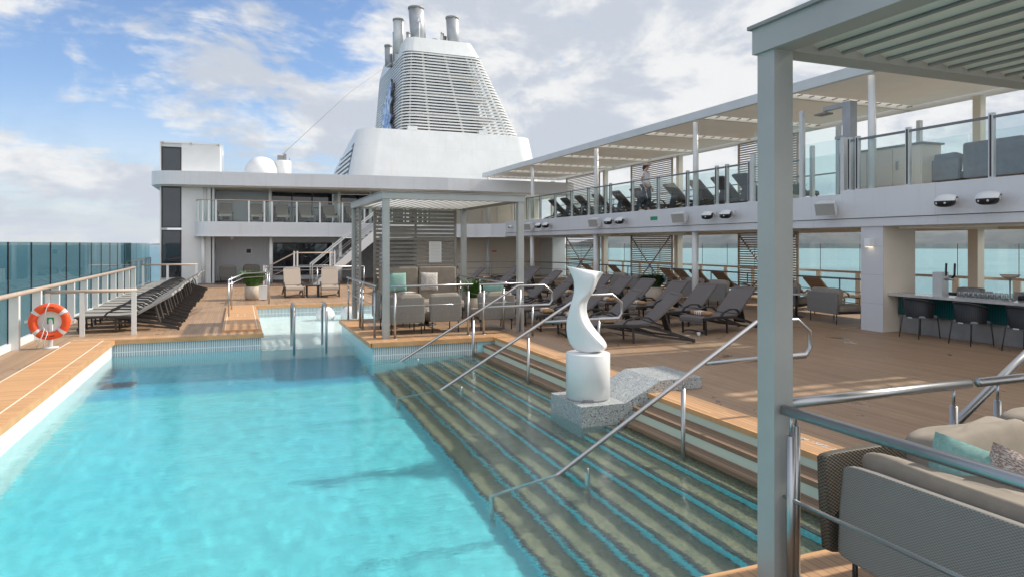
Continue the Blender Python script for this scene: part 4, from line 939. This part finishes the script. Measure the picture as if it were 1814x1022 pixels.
# tan loungers by the ledge and on the balcony
LT = lounger((1.80, 25.1, 0), R(90), 'tan sun lounger nearer the fern planter beyond the shallow ledge', 48, 'sling_tan', 'tan loungers behind the ledge'); TT = tree(LT)
dup(TT, (2.98, 24.9, 0), R(84), 'tan sun lounger on the starboard side of the small dark table', 'tan loungers behind the ledge')
dup(TT, (5.3, 25.2, 0), R(92), 'tan sun lounger seen through the cabana beside the staircase foot', 'tan loungers behind the ledge'); dup(TT, (6.5, 25.0, 0), R(88), 'tan sun lounger seen behind the slatted cabana screen', 'tan loungers behind the ledge')
for i, x in enumerate((-.65, .75, 2.0, 3.15, 4.35, 5.55, 6.9)): dup(TT, (x, 35.55, 2.95), R(90), (['leftmost', 'second', 'third', 'fourth', 'fifth', 'sixth', 'rightmost'][i])+' tan lounger on the aft balcony behind the glass', 'tan loungers on the aft balcony')
t = thing('side_table', 'small dark slatted table between the two tan loungers', 'table', (2.42, 25.4, 0))
MB().box((-.24, -.24, .38), (.24, .24, .42)).build('top', 'dark_metal', t)
for x in (-.2, .2):
    for y in (-.2, .2): MB().box((x-.02, y-.02, 0), (x+.02, y+.02, .38)).build('leg', 'dark_metal', t)
# promenade loungers, heads towards the pool
for i, (y, x) in enumerate(((29.3, 13.5), (28.0, 13.5), (26.6, 13.5), (25.2, 13.6), (23.6, 13.6), (22.2, 13.6), (20.0, 13.6), (18.6, 13.6), (17.4, 13.6), (16.4, 13.6), (15.3, 13.6))):
    dup(TR_, (x+1.9, y, 3.04), R(184), (['farthest', 'second', 'third', 'fourth', 'fifth', 'sixth', 'seventh', 'eighth', 'ninth', 'tenth', 'nearest'][i])+' dark lounger behind the promenade glass, counted from the funnel', 'dark loungers on the upper promenade')
LW = lounger((17.3, 15.4, 0), R(183), 'weathered wood lounger with slatted back nearest the tiled pillar', 42, 'wood_weathered', 'wooden loungers in the starboard strip', 'wood_weathered'); TW = tree(LW)
for i, y in enumerate((16.5, 19.6, 20.9, 21.9, 22.8, 26.9, 29.5)): dup(TW, (17.3, y, 0), R(182), (['second', 'third', 'fourth', 'fifth', 'sixth', 'seventh', 'farthest'][i])+' wood lounger in the sheltered strip, counted from the tiled pillar', 'wooden loungers in the starboard strip')

# ---------------------------------------------------------------- armchairs, tables under the promenade
g = 'grey armchairs around the lower lounge'
for lb, x, y, rz, w_ in (('wide grey armchair with its back to the deck beside the tiled pillar', 13.20, 13.15, -98, 1.05), ('grey armchair half hidden by the close pergola post', 13.75, 15.0, -90, .9), ('grey armchair behind the round table facing the sea', 13.0, 16.9, -90, .85), ('grey armchair next to the round white column', 13.1, 18.2, -90, .85), ('grey armchair behind the middle lounger row', 13.0, 21.2, -90, .85), ('grey armchair beside the leafy planter', 13.0, 22.6, -90, .9), ('grey armchair farthest along the lower lounge', 12.8, 24.9, -90, .9)):
    module('armchair', lb, 'armchair', (x, y, 0), R(rz), w_, .8, .74, g)
module('armchair', 'dark armchair left of the switch box under the balcony', 'armchair', (-.95, 36.4, 0), R(0), .8, .8, .75, 'armchairs under the balcony')
module('armchair', 'dark armchair beside the round column under the balcony', 'armchair', (.95, 37.3, 0), R(180), .8, .8, .75, 'armchairs under the balcony')
def round_table(x, y, lb, z=.60, r_=.28, m='bar_top'):
    t = thing('round_table', lb, 'table', (x, y, 0)); MB().lathe([(r_, 0), (r_, .025)], (0, 0, z-.025), 24).build('top', m, t); MB().tube([(0, 0, 0), (0, 0, z-.02)], .028, 8).build('stem', 'black', t); MB().lathe([(.2, 0), (.2, .018)], seg=20).build('foot', 'black', t)
round_table(13.55, 13.85, 'small round table with white top beside the wide armchair'); round_table(13.6, 19.6, 'small round table between the lounge armchairs'); round_table(.55, 36.6, 'small dark round table under the balcony', .55, .3, 'stone_grey')
# ---------------------------------------------------------------- plants
def plant(name, x, y, z, pot, label, n_, h, r_, m, wdt=.03, droop=.5, potm='planter', cat='plant'):
    t = thing(name, label, cat, (x, y, z)); rn = random.Random(n_)
    pr, ph = pot
    if pr: MB().lathe([(pr*.8, 0), (pr, .05), (pr, ph), (pr*.88, ph), (pr*.88, ph-.04)], seg=24).build('pot', potm, t)
    mb = MB()
    for i in range(n_):
        a = rn.uniform(0, 6.283); rr_ = rn.uniform(0, pr*.8 if pr else .1); L_ = h*rn.uniform(.6, 1.15); out = r_*rn.uniform(.15, 1); w2 = wdt*rn.uniform(.6, 1.2)
        bx_, by_ = rr_*math.cos(a), rr_*math.sin(a); px_, py_ = -math.sin(a)*w2, math.cos(a)*w2; vs = []; k_ = 5
        tw_ = rn.uniform(-.5, .5)
        for j in range(k_+1):
            f_ = j/k_; o_ = out*f_**1.3; zz = ph*.95+L_*(f_-droop*f_**3*.55); ww = (1-f_)**.6*(.5+f_) if m != 'x' else 1
            vs += [(bx_+o_*math.cos(a+tw_*f_)-px_*ww, by_+o_*math.sin(a+tw_*f_)-py_*ww, zz), (bx_+o_*math.cos(a+tw_*f_)+px_*ww, by_+o_*math.sin(a+tw_*f_)+py_*ww, zz)]
        mb.add(vs, [(2*j, 2*j+1, 2*j+3, 2*j+2) for j in range(k_)])
    mb.build('foliage', m, t); return t
plant('potted_fern', .42, 25.0, 0, (.27, .45), 'bright green fern in a pale round planter by the bent railing', 800, .62, .48, 'leaf', .028, .35)
plant('grass_planter', 5.75, 17.0, 0, (.26, .50), 'spiky green grass planter behind the cabana railing', 700, .55, .42, 'leaf', .010, .3)
plant('potted_shrub', 13.0, 19.7, 0, (.32, .45), 'dark leafy shrub in a planter among the lounge armchairs', 800, .55, .50, 'leaf_dark', .03)
plant('agave', 13.9, 14.15, 3.04, (.14, .16), 'small pale agave behind the promenade screen', 34, .36, .22, 'leaf_agave', .03, .1)
t = thing('planter_box', 'small white box standing beside the fern planter', 'box', (.72, 24.5, 0)); MB().box((-.13, -.13, .03), (.13, .13, .46)).build('body', 'white', t); MB().box((-.14, -.14, .46), (.14, .14, .48)).build('lid', 'white', t); MB().box((-.05, -.05, 0), (.05, .05, .03)).build('foot', 'stone_grey', t)
# white half-sunk globes
g = 'white globes in the shallow ledge'
for x, y, lb in ((2.36, 20.9, 'white globe nearer the port side of the shallow ledge'), (3.04, 20.7, 'white globe nearer the cabana on the shallow ledge')):
    mb = MB(); mb.lathe([(.05+.0, -.0)]+[(.27*math.cos(R(a)), .25+.27*math.sin(R(a))) for a in range(-75, 91, 11)]+[(.0, .52)], seg=32); o = mb.build('globe', 'sculpt', loc=(x, y, -.47)); tag(o, lb, 'globe', g)

# ---------------------------------------------------------------- lifebuoy on its stand
t = thing('lifebuoy_stand', 'white lifebuoy stand with a round plate and green sign on the port deck', 'stand', (-3.22, 14.68, 0))
mb = MB(); mb.tube([(0, .06, .0), (0, .06, .50)], .035, 12); mb.build('pole', 'white', t); MB().lathe([(.13, 0), (.13, .02)], (0, .06, 0), 20).build('foot', 'white', t)
mb = MB(); n_ = 32; mb.prism([(.215*math.cos(2*math.pi*i/n_), .5+.215*math.sin(2*math.pi*i/n_)) for i in range(n_)], .055, .075, 'y'); mb.build('plate', 'white', t)
mb = MB(); mb.box((-.40, .03, .475), (-.29, .07, .515)); mb.build('bracket', 'white', t); mb = MB(); mb.box((.29, .03, .475), (.40, .07, .515)); mb.build('bracket', 'white', t)
s_ = MB().box((-.055, .045, .44), (.055, .056, .56)).build('green_sign', 'sign_green', t); mb = MB(); mb.prism([(.03*math.cos(2*math.pi*i/12), .505+.03*math.sin(2*math.pi*i/12)) for i in range(12)], .043, .0449, 'y'); mb.build('sign_mark', 'reflective', s_)
t = thing('lifebuoy', 'orange ring lifebuoy with silver bands hanging on its white stand', 'lifebuoy', (-3.22, 14.66, .49))
def ringseg(a0, a1, R_, r1, r2, n_, closed=False):
    vs = []; m_ = 12
    for i in range(n_ if closed else n_+1):
        a = a0+(a1-a0)*i/n_
        for j in range(m_): b = 2*math.pi*j/m_; rr_ = R_+r1*math.cos(b); vs.append((rr_*math.cos(a), r2*math.sin(b), rr_*math.sin(a)))
    k_ = n_ if closed else n_+1
    return vs, [(i*m_+j, i*m_+(j+1) % m_, ((i+1) % k_)*m_+(j+1) % m_, ((i+1) % k_)*m_+j) for i in range(n_) for j in range(m_)]
mb = MB(); mb.add(*ringseg(0, 2*math.pi, .262, .073, .05, 48, True), True); mb.build('ring', 'orange', t)
for a in (38, 142, 222, 318): mb = MB(); mb.add(*ringseg(R(a-6), R(a+6), .262, .0755, .0525, 4), True); mb.build('band', 'reflective', t)
mb = MB(); mb.tube([(.01, -.06, .34), (-.03, -.065, .26), (-.05, -.06, .19), (-.09, -.0, .02), (-.11, -.02, -.08), (-.07, -.04, -.12), (-.10, -.07, -.25), (-.15, -.06, -.36), (-.19, -.03, -.47)], .008, 6); mb.tube([(-.06, -.02, -.12), (-.02, -.05, -.2), (-.05, -.065, -.3), (-.09, -.05, -.46)], .008, 6); mb.build('rope', 'reflective', t)
mb = MB()
def arcmark(a0, a1, nm):
    mb = MB(); k_ = 9
    for i in range(k_):
        a = R(a0+(a1-a0)*(i+.5)/k_)
        if i == k_//2: continue
        M_ = Matrix.Translation((.262*math.cos(a), -.0512, .262*math.sin(a))) @ Matrix.Rotation(-a+math.pi/2, 4, 'Y'); mb.M = M_; mb.box((-.006, 0, -.011), (.006, .004, .011))
    mb.build(nm, 'black', t)
arcmark(72, 108, 'lettering'); arcmark(252, 288, 'lettering')

# ---------------------------------------------------------------- sculpture
CZ = -.095
t = thing('pedestal', 'white round pedestal on the terrazzo block', 'pedestal', (4.20, 7.87, CZ), R(-28))
MB().lathe([(.265, .0), (.265, .012), (.285, .02), (.285, .58), (.278, .588)], seg=64).build('drum', 'sculpt', t); MB().box((-.07, -.292, .0), (.07, -.27, .035)).build('notch', 'stone_grey', t)
def cr(p, f_):
    n_ = len(p)-1; x = max(0, min(n_-1e-6, f_*n_)); i = int(x); u = x-i
    a, b, c, d = p[max(0, i-1)], p[i], p[i+1], p[min(n_, i+2)]
    return tuple(.5*((2*b[k])+(-a[k]+c[k])*u+(2*a[k]-5*b[k]+4*c[k]-d[k])*u*u+(-a[k]+3*b[k]-3*c[k]+d[k])*u**3) for k in range(len(a)))
# height, left, crease, right (pixels of the silhouette, 437 to the metre), depth
ctl = [(532, 236, 262, 300, .07), (524, 208, 300, 345, .13), (508, 190, 345, 368, .16), (485, 172, 345, 369, .17), (455, 158, 312, 352, .17), (420, 150, 280, 322, .165), (380, 147, 248, 292, .155), (340, 150, 226, 270, .145), (300, 158, 216, 259, .135), (260, 169, 216, 260, .125), (230, 178, 232, 270, .12), (200, 186, 262, 290, .115), (165, 190, 285, 308, .12), (130, 188, 296, 322, .13), (105, 181, 298, 336, .125), (88, 172, 292, 348, .10), (80, 158, 280, 352, .06)]
mb = MB(); rows = 64; vs = []; ns = 24
for i in range(rows+1):
    f_ = i/rows; yy, xl, xc, xr, d_ = cr(ctl, f_); z = (532-yy)/437
    s_ = 1/437; L_, C_, R_ = (xl-265)*s_, (xc-265)*s_, (xr-265)*s_
    quad_ = [(L_, .0), ((L_+C_)/2, -d_*.50), (C_, -d_*.62), ((C_*.5+R_*.5), -d_*.18), (R_, d_*.25), ((C_+R_)/2, d_*.62), ((L_+C_)/2, d_*.7), (L_+.01, d_*.25)]
    tilt = max(0, (150-yy)/70)*.06 if yy < 150 else 0
    for k in range(ns):
        g_ = k/ns*8; a = int(g_); u = g_-a; P0, P1, P2, P3 = (quad_[(a+o_) % 8] for o_ in (-1, 0, 1, 2))
        c_ = [.5*((2*P1[m_])+(-P0[m_]+P2[m_])*u+(2*P0[m_]-5*P1[m_]+4*P2[m_]-P3[m_])*u*u+(-P0[m_]+3*P1[m_]-3*P2[m_]+P3[m_])*u**3) for m_ in (0, 1)]
        xn = (c_[0]-L_)/max(.01, R_-L_)
        dip = (f_ > .9)*(f_-.9)*10*(.085*max(0, 1-xn*1.6)**1.3+.004*xn)
        vs.append((c_[0]-(.028*max(0, 1-xn*3) if f_ > .9 else 0)*(f_-.9)*10, c_[1], z+dip))
mb.add(vs, [(i*ns+j, i*ns+(j+1) % ns, (i+1)*ns+(j+1) % ns, (i+1)*ns+j) for i in range(rows) for j in range(ns)]+[tuple(range(ns))[::-1], tuple(range(rows*ns, (rows+1)*ns))], True)
o = mb.build('sculpture', 'sculpt', loc=(4.20, 7.87, CZ+.588)); o.rotation_euler = (0, 0, R(-28)); tag(o, 'white twisting abstract sculpture like a curling sail on its pedestal', 'sculpture')

# ---------------------------------------------------------------- bar
t = thing('bar_counter', 'long pale topped bar counter with ribbed teal front', 'counter', (13.0, 0, 0))
MB().box((0, -4, .79), (.62, 10.68, .84)).build('top', 'bar_top', t); MB().box((.28, -4, .38), (.60, 10.66, .79)).build('front_panel', 'teal_panel', t); MB().box((.34, -4, 0), (.60, 10.66, .38)).build('plinth', 'stone_grey', t)
MB().box((2.4, -4, 0), (3.0, 9.6, .88)).build('back_counter', 'bar_top', t)
def bar_chair(loc, rz, label):
    t = thing('bar_chair', label, 'chair', loc, rz, 'black woven chairs along the bar')      # faces +x
    mb = MB(); n_ = 14; vs = []
    for z, o_ in ((.42, 0), (.80, .03)):
        for sgn in (0, .018):
            for i in range(n_+1):
                a = R(-100+200*i/n_); vs.append((.27-(.26+o_-sgn)*math.cos(a) if abs(a) < 1.6 else .27+.05, (.27+o_-sgn)*math.sin(a), z-(.10 if z > .5 else 0)*(abs(i-n_/2)/(n_/2))**2))
    k_ = n_+1
    fs = [(i, i+1, 2*k_+i+1, 2*k_+i) for i in range(n_)]+[(k_+i, k_+i+1, 3*k_+i+1, 3*k_+i) for i in range(n_)]+[(2*k_+i, 2*k_+i+1, 3*k_+i+1, 3*k_+i) for i in range(n_)]
    mb.add(vs, fs, True); mb.build('woven_back', 'chair_weave', t)
    mb = MB(); mb.tube([vs[2*k_+i] for i in range(n_+1)], .016, 8); mb.build('top_rail', 'dark_metal', t)
    mb = MB(); mb.soft((.28, 0, .43), (.46, .48, .07), .35, 8); mb.build('seat', 'fabric_slate', t)
    for x, y in ((.02, -.20), (.02, .20), (.5, -.2), (.5, .2)): MB().tube([(x-(.05 if x < .2 else -.03), y*1.15, 0), (x, y, .42)], [.010, .014], 8).build('leg', 'dark_metal', t)
    MB().box((-.005, -.05, .405), (.0, .05, .425)).build('tag', 'reflective', t)
    return t
mat('chair_weave', (.022, .023, .026), .6, f=lambda q, v, b, s: q.mix(q.ramp(q.math('SINE', q.math('MULTIPLY', q.math('ARCTAN2', q.sep(v)[1], q.math('SUBTRACT', q.sep(v)[0], .27)), 60.)), -.4, .4), (.006, .006, .007), b))
bc = bar_chair((12.60, 9.85, 0), R(-4), 'black woven bar chair next to the tiled pillar'); bt = tree(bc)
for i, (y, lb) in enumerate(((8.82, 'second black woven bar chair from the tiled pillar'), (7.83, 'third black woven bar chair from the tiled pillar'))): dup(bt, (12.62, y, 0), R(-6+3*i), lb, 'black woven chairs along the bar')
t = thing('beer_tap', 'silver beer tap tower with two black handles on the bar', 'beer tap', (13.35, 9.75, .84)); MB().box((-.10, -.10, 0), (.10, .10, .48)).build('tower', 'alu_light', t)
for y in (-.24, -.06): MB().tube([(.02, y+.02, .36), (.02, y-.04, .42), (.02, y-.05, .66)], .02, 8).build('handle', 'black', t)
MB().tube([(0, -.1, .34), (0, -.28, .34)], .025, 8).build('spout', 'steel', t)
t = thing('glass_rack', 'rack of upturned tumblers on the bar top', 'glass rack', (13.35, 8.85, .84)); MB().box((-.2, -.45, 0), (.2, .45, .02)).build('tray', 'alu', t)
for i in range(10):
    for j in range(3): MB().lathe([(.035, 0), (.035, .10), (.03, .105)], (-.13+.13*j, -.4+.09*i, .02), 10).build('tumbler', 'glass_tumbler', t)
for nm, lb, x, y in (('cake_stand', 'tall stemmed bowl on the bar nearer the tiled pillar', 13.4, 8.42), ('cake_stand', 'tall stemmed bowl on the bar at the right edge', 13.45, 8.02)):
    t = thing(nm, lb, 'bowl', (x, y, .84)); MB().lathe([(.07, 0), (.06, .02), (.012, .05), (.012, .40)], seg=14).build('stem', 'steel', t); MB().lathe([(.02, .40), (.12, .43), (.17, .48), (.165, .48), (.11, .445)], seg=24).build('bowl', 'planter', t)
rn = random.Random(5)
for i, (x, y, w_, h_, lb) in enumerate(((13.9, 9.5, .5, .22, 'dark rounded speaker on the back of the bar'), (13.75, 9.0, .25, .12, 'black drinks caddy behind the glass rack'), (13.55, 7.95, .22, .16, 'small dark basket between the stemmed bowls'), (13.75, 8.3, .3, .14, 'dark fruit basket beside the rack of tumblers'), (14.1, 10.1, .4, .08, 'low black tray near the tiled pillar'))):
    t = thing('bar_item', lb, ['speaker', 'caddy', 'basket', 'basket', 'tray'][i], (x, y, .84 if x < 13.62 else .79)); t.name = ['speaker', 'drinks_caddy', 'basket', 'fruit_basket', 'tray'][i]
    MB().soft((0, 0, h_/2), (.22, w_, h_), .3, 8).build('body', 'black' if i else 'stone_grey', t)
    if i in (1, 2, 3):
        for k in range(5): MB().soft((rn.uniform(-.07, .07), rn.uniform(-w_/2.5, w_/2.5), h_+.01), (.07, .07, .08), .8, 5).build('fruit' if i > 1 else 'can', ['slat_brown', 'black', 'leaf_dark', 'stone_grey', 'slat_brown'][k], t)
o = MB().box((13.5, 7.2, .70), (14.3, 10.3, .78)).build('work_shelf', 'stone_grey'); tag(o, 'grey work shelf behind the bar top', 'shelf')
# cups forgotten on the deck
t = thing('cup', 'white plastic cup left on the deck beside the closest lounger', 'cup', (8.75, 11.6, 0)); MB().lathe([(.03, 0), (.04, .09), (.036, .09), (.028, .006)], seg=14).build('cup_body', 'reflective', t)
o = MB().lathe([(.06, 0), (.065, .01), (.02, .014)], seg=14).build('saucer', 'reflective', loc=(8.62, 11.8, .001)); tag(o, 'small white saucer on the deck next to the cup', 'saucer')

# ---------------------------------------------------------------- fittings on the promenade fascia
def speaker(y, z, label):
    t = thing('loudspeaker', label, 'speaker', (12.78, y, z), 0, 'white loudspeakers on the promenade fascia')
    mb = MB(); mb.M = Tm((-.22, .05, 0), 0, R(-18), R(20)); mb.prism([(-.14, -.24), (.12, -.16), (.12, .16), (-.14, .24)], -.15, .15, 'z'); mb.build('cabinet', 'white', t)
    mb = MB(); mb.M = Tm((-.22, .05, 0), 0, R(-18), R(20)); mb.box((-.146, -.22, -.135), (-.1401, .22, .135)); mb.build('grille', 'alu', t)
    MB().box((-.12, -.03, -.04), (0, .03, .04)).build('bracket', 'white', t)
def flood(y, z, label):
    t = thing('floodlight', label, 'floodlight', (12.78, y, z), 0, 'white hooded floodlights on the promenade fascia')
    mb = MB(); vs = []; n_, m_ = 10, 8
    for i in range(n_+1):
        for j in range(m_+1):
            a = math.pi*j/m_; f_ = -1+2*i/n_; wd = .17*math.sqrt(max(0, 1-f_*f_*.92)); vs.append((-.26+wd*math.cos(a)*.9, f_*.22, .06+wd*math.sin(a)*.55-.05*max(0, -math.cos(a))))
    mb.add(vs, [(i*(m_+1)+j, i*(m_+1)+j+1, (i+1)*(m_+1)+j+1, (i+1)*(m_+1)+j) for i in range(n_) for j in range(m_)], True); mb.build('hood', 'white', t)
    mb = MB(); mb.soft((-.27, 0, -.005), (.27, .36, .20), .75, 10); l_ = mb.build('lens', 'black', t)
    for k in (-1, 0, 1): MB().soft((-.385, .08*k, -.03), (.03, .05, .045), .8, 5).build('lamp', 'reflective', l_)
    MB().tube([(-.12, 0, .06), (0, 0, .06)], .022, 8).build('arm', 'alu', t); MB().box((-.03, -.06, .0), (-.001, .06, .12)).build('bracket', 'white', t)
for y, nm in ((29.3, 'farthest'), (22.9, 'third'), (17.5, 'second'), (11.85, 'nearest')): speaker(y, 2.72, nm+' white angled loudspeaker mounted on the promenade fascia')
for y, nm in ((28.2, 'farthest'), (27.4, 'second farthest'), (21.9, 'fourth nearest pair, left hand'), (21.1, 'fourth nearest pair, right hand'), (16.2, 'middle pair, left hand'), (15.4, 'middle pair, right hand'), (9.05, 'nearest pair, left hand'), (8.25, 'nearest pair, right hand')): flood(y, 2.70, 'white hooded floodlight on the promenade fascia, '+nm)
t = thing('security_camera', 'small white security camera on the aft end of the fascia', 'camera', (12.78, 32.0, 2.75)); MB().soft((-.14, 0, 0), (.16, .3, .14), .6, 8).build('housing', 'white', t); MB().tube([(-.12, 0, 0), (0, 0, 0)], .03, 8).build('arm', 'white', t); MB().soft((-.2, -.06, -.03), (.08, .12, .08), .8, 6).build('lens', 'black', t)
o = MB().box((12.79, 19.15, 2.68), (12.80, 19.55, 2.80)).build('exit_sign', 'sign_green'); tag(o, 'small green sign on the white promenade fascia', 'sign')
mat('sg', (.02, .3, .14), .4)
# sofas of the upper lounge
g = 'slate blue sofas of the upper lounge'
for lb, y, w_, h_ in (('low slate sofa seat next to the cabinet on the upper deck', 11.0, .95, .70), ('tall slate sofa back in the middle of the upper lounge', 9.95, 1.25, 1.0), ('slate sofa at the right edge of the upper lounge', 8.45, 1.3, 1.02), ('slate sofa outside the right edge of the upper lounge', 6.9, 1.3, 1.0)):
    t = module('lounge_sofa', lb, 'sofa', (14.3, y, 3.04), R(-90), w_, .85, h_, g, 'fabric_slate', 'fabric_slate')
# ---------------------------------------------------------------- wicker corner sofa under the close pergola
t = thing('corner_sofa', 'large taupe corner sofa with grey woven back beside the close pergola post', 'sofa', (3.0, 0, 0))
mb = MB(); mb.M = Tm((.035, 1.12, .47), 0, R(5)); mb.soft((0, 0, 0), (.07, 3.30, .50), .10, 10); mb.build('side_back', 'wicker', t)
mb = MB(); mb.soft((.375, 1.14, .33), (.62, 3.46, .32), .16, 10); mb.build('side_base', 'fabric_grey', t)
mb = MB(); mb.M = Tm((1.35, 2.87, .47), R(-4)); mb.soft((0, 0, 0), (2.72, .06, .54), .08, 10); mb.build('far_back', 'wicker_open', t)
mb = MB(); mb.soft((1.55, 2.45, .34), (2.3, .8, .28), .14, 10); mb.build('far_base', 'fabric_grey', t)
def cush(c, d, rot, e=.30, wob=.10, n=16):
    mb = MB(); mb.M = Tm(c, *rot); mb.soft((0, 0, 0), d, e, n, wob); o = mb.build('cushion_pad', 'fabric_taupe', t); return o
cush((.22, 2.02, .565), (.24, 1.42, .42), (0, R(9), 0), wob=.14); cush((.23, .55, .54), (.24, 1.42, .42), (0, R(9), 0), wob=.13)
cush((.70, 2.50, .66), (.80, .27, .52), (R(-10), 0, R(2)), .36, .12); cush((1.52, 2.50, .68), (.86, .27, .54), (R(-8), 0, R(-3)), .36, .13); cush((2.3, 2.50, .67), (.8, .26, .52), (R(-10), 0, 0), .36, .12)
cush((.72, 1.3, .45), (.72, 1.7, .18), (0, 0, 0), .2, .03); cush((1.5, 2.0, .45), (2.0, .75, .18), (0, 0, 0), .2, .03)
for x, y in ((.1, 2.75), (.6, -.5), (.1, -.5), (2.6, 2.75), (2.6, 2.15)): MB().tube([(x, y, 0), (x, y, .22)], .015, 8).build('leg', 'dark_metal', t)
pillow((3.37, 2.28, .67), R(-14), R(-68), 'pillow_teal', 'pale teal square cushion tucked in the wicker corner sofa', (.46, .46, .17), R(10))
pillow((3.43, 2.04, .66), R(-14), R(-70), 'pillow_pink', 'speckled cream and rust cushion in front of the teal one', (.48, .46, .17), R(14))
# wicker table edge seen past the sofa
t = thing('dark_table', 'dark metal table edge just past the corner sofa', 'table', (5.5, 2.3, 0)); MB().box((-.3, -.3, .70), (.3, .3, .74)).build('top', 'dark_metal', t)
for x in (-.26, .26):
    for y in (-.26, .26): MB().box((x-.02, y-.02, 0), (x+.02, y+.02, .7)).build('leg', 'dark_metal', t)

# ---------------------------------------------------------------- the woman on the promenade
def skin(name, joints, edges, m, parent, sub=2, root=0):
    me = bpy.data.meshes.new(name); me.from_pydata([j[0] for j in joints], edges, [])
    o = bpy.data.objects.new(name, me); S.collection.objects.link(o)
    md = o.modifiers.new('s', 'SKIN'); md.use_smooth_shade = True
    for i, j in enumerate(joints):
        r_ = j[1]; me.skin_vertices[0].data[i].radius = (r_, r_) if not isinstance(r_, tuple) else r_
    me.skin_vertices[0].data[root].use_root = True
    sb = o.modifiers.new('d', 'SUBSURF'); sb.levels = sub; sb.render_levels = sub
    dg = bpy.context.evaluated_depsgraph_get(); m2 = bpy.data.meshes.new_from_object(o.evaluated_get(dg)); m2.materials.clear(); m2.materials.append(M[m]); bpy.data.objects.remove(o)
    m2.polygons.foreach_set('use_smooth', [True]*len(m2.polygons))
    o = bpy.data.objects.new(name, m2); S.collection.objects.link(o)
    if parent: o.parent = parent
    return o
# local frame: faces +x, z up, feet at z = 0, height 1.66
J = [((0, 0, .95), (.12, .15)), ((0, 0, 1.08), (.095, .125)), ((.01, 0, 1.24), (.105, .135)), ((.0, 0, 1.38), (.085, .14)), ((.0, 0, 1.455), .05), ((.02, 0, 1.52), .058), ((.035, 0, 1.60), .082), ((.025, 0, 1.66), .055),
     ((-.01, .17, 1.37), .048), ((-.05, .23, 1.12), .038), ((.06, .25, .90), .030), ((.10, .245, .83), .026),
     ((-.01, -.17, 1.37), .048), ((-.06, -.22, 1.12), .038), ((.05, -.23, .90), .030), ((.09, -.225, .83), .026),
     ((.02, .09, .86), .085), ((.10, .09, .50), .055), ((.02, .09, .10), .036), ((.12, .09, .035), .032),
     ((-.02, -.09, .86), .085), ((-.04, -.09, .50), .055), ((-.20, -.09, .12), .036), ((-.12, -.09, .035), .032)]
E_ = [(0, 1), (1, 2), (2, 3), (3, 4), (4, 5), (5, 6), (6, 7), (3, 8), (8, 9), (9, 10), (10, 11), (3, 12), (12, 13), (13, 14), (14, 15), (0, 16), (16, 17), (17, 18), (18, 19), (0, 20), (20, 21), (21, 22), (22, 23)]
pt = thing('person', 'woman in cap, white top and dark jeans walking behind the promenade glass', 'person', (13.5, 20.9, 3.045), R(-62))
body = skin('body', J, E_, 'skin', pt)
Js = [((0, 0, .93), (.135, .165)), ((0, 0, 1.08), (.112, .142)), ((.01, 0, 1.24), (.122, .15)), ((.0, 0, 1.38), (.10, .152)), ((0, 0, 1.43), (.065, .07)), ((-.01, .18, 1.365), .064), ((-.04, .215, 1.22), .056), ((-.01, -.18, 1.365), .064), ((-.045, -.21, 1.22), .056)]
skin('shirt', Js, [(0, 1), (1, 2), (2, 3), (3, 4), (3, 5), (5, 6), (3, 7), (7, 8)], 'shirt', pt)
Jp = [((0, 0, .96), (.13, .16)), ((.02, .09, .86), .098), ((.10, .09, .50), .068), ((.02, .09, .13), .050), ((-.02, -.09, .86), .098), ((-.04, -.09, .50), .068), ((-.19, -.09, .15), .050)]
skin('trousers', Jp, [(0, 1), (1, 2), (2, 3), (0, 4), (4, 5), (5, 6)], 'jeans', pt)
mb = MB(); mb.soft((.075, .09, .03), (.25, .09, .07), .6, 8); mb.build('shoe', 'shirt', pt); mb = MB(); mb.soft((-.13, -.09, .035), (.25, .09, .07), .6, 8); mb.build('shoe', 'shirt', pt)
mb = MB(); mb.soft((.0, 0, 1.63), (.19, .17, .20), .85, 12); mb.soft((-.10, 0, 1.57), (.09, .09, .17), .9, 8); mb.build('hair', 'hair', pt)
mb = MB(); mb.soft((.025, 0, 1.685), (.22, .19, .115), .8, 12); mb.soft((.15, 0, 1.655), (.16, .15, .022), .7, 8); mb.build('cap', 'cap', pt)
mb = MB()
for s_ in (-1, 1): mb.soft((.108, s_*.033, 1.605), (.016, .026, .012), .9, 6)
mb.build('eyes', 'black', body); MB().soft((.122, 0, 1.575), (.03, .022, .035), .8, 6).build('nose', 'skin', body); MB().soft((.108, 0, 1.545), (.012, .045, .012), .8, 6).build('mouth', 'cap', body)
def hand(cx, cy, cz, sy):
    mb = MB(); mb.soft((cx, cy, cz-.03), (.075, .028, .085), .7, 8)
    for k, L_ in enumerate((.062, .072, .068, .052)):
        x = cx+.028-.019*k; mb.tube([(x, cy, cz-.065), (x+.004, cy-sy*.004, cz-.065-L_*.55), (x+.016, cy-sy*.012, cz-.065-L_)], [.0085, .008, .0065], 8)
    mb.tube([(cx+.034, cy, cz-.02), (cx+.052, cy-sy*.008, cz-.045), (cx+.056, cy-sy*.012, cz-.075)], [.010, .009, .007], 8)
    mb.build('hand', 'skin', body)
hand(.115, .245, .83, 1); hand(.105, -.225, .83, -1)
o = MB(); o.soft((0, 0, 0), (.30, .10, .24), .35, 10, .05); o.tube([(-.10, 0, .10), (-.06, 0, .24), (.02, 0, .27), (.08, 0, .10)], .010, 6); o = o.build('handbag', 'bag', loc=(13.42, 21.22, 3.66)); o.rotation_euler = (0, 0, R(-62)); tag(o, 'dark handbag carried by the woman on the promenade', 'bag')
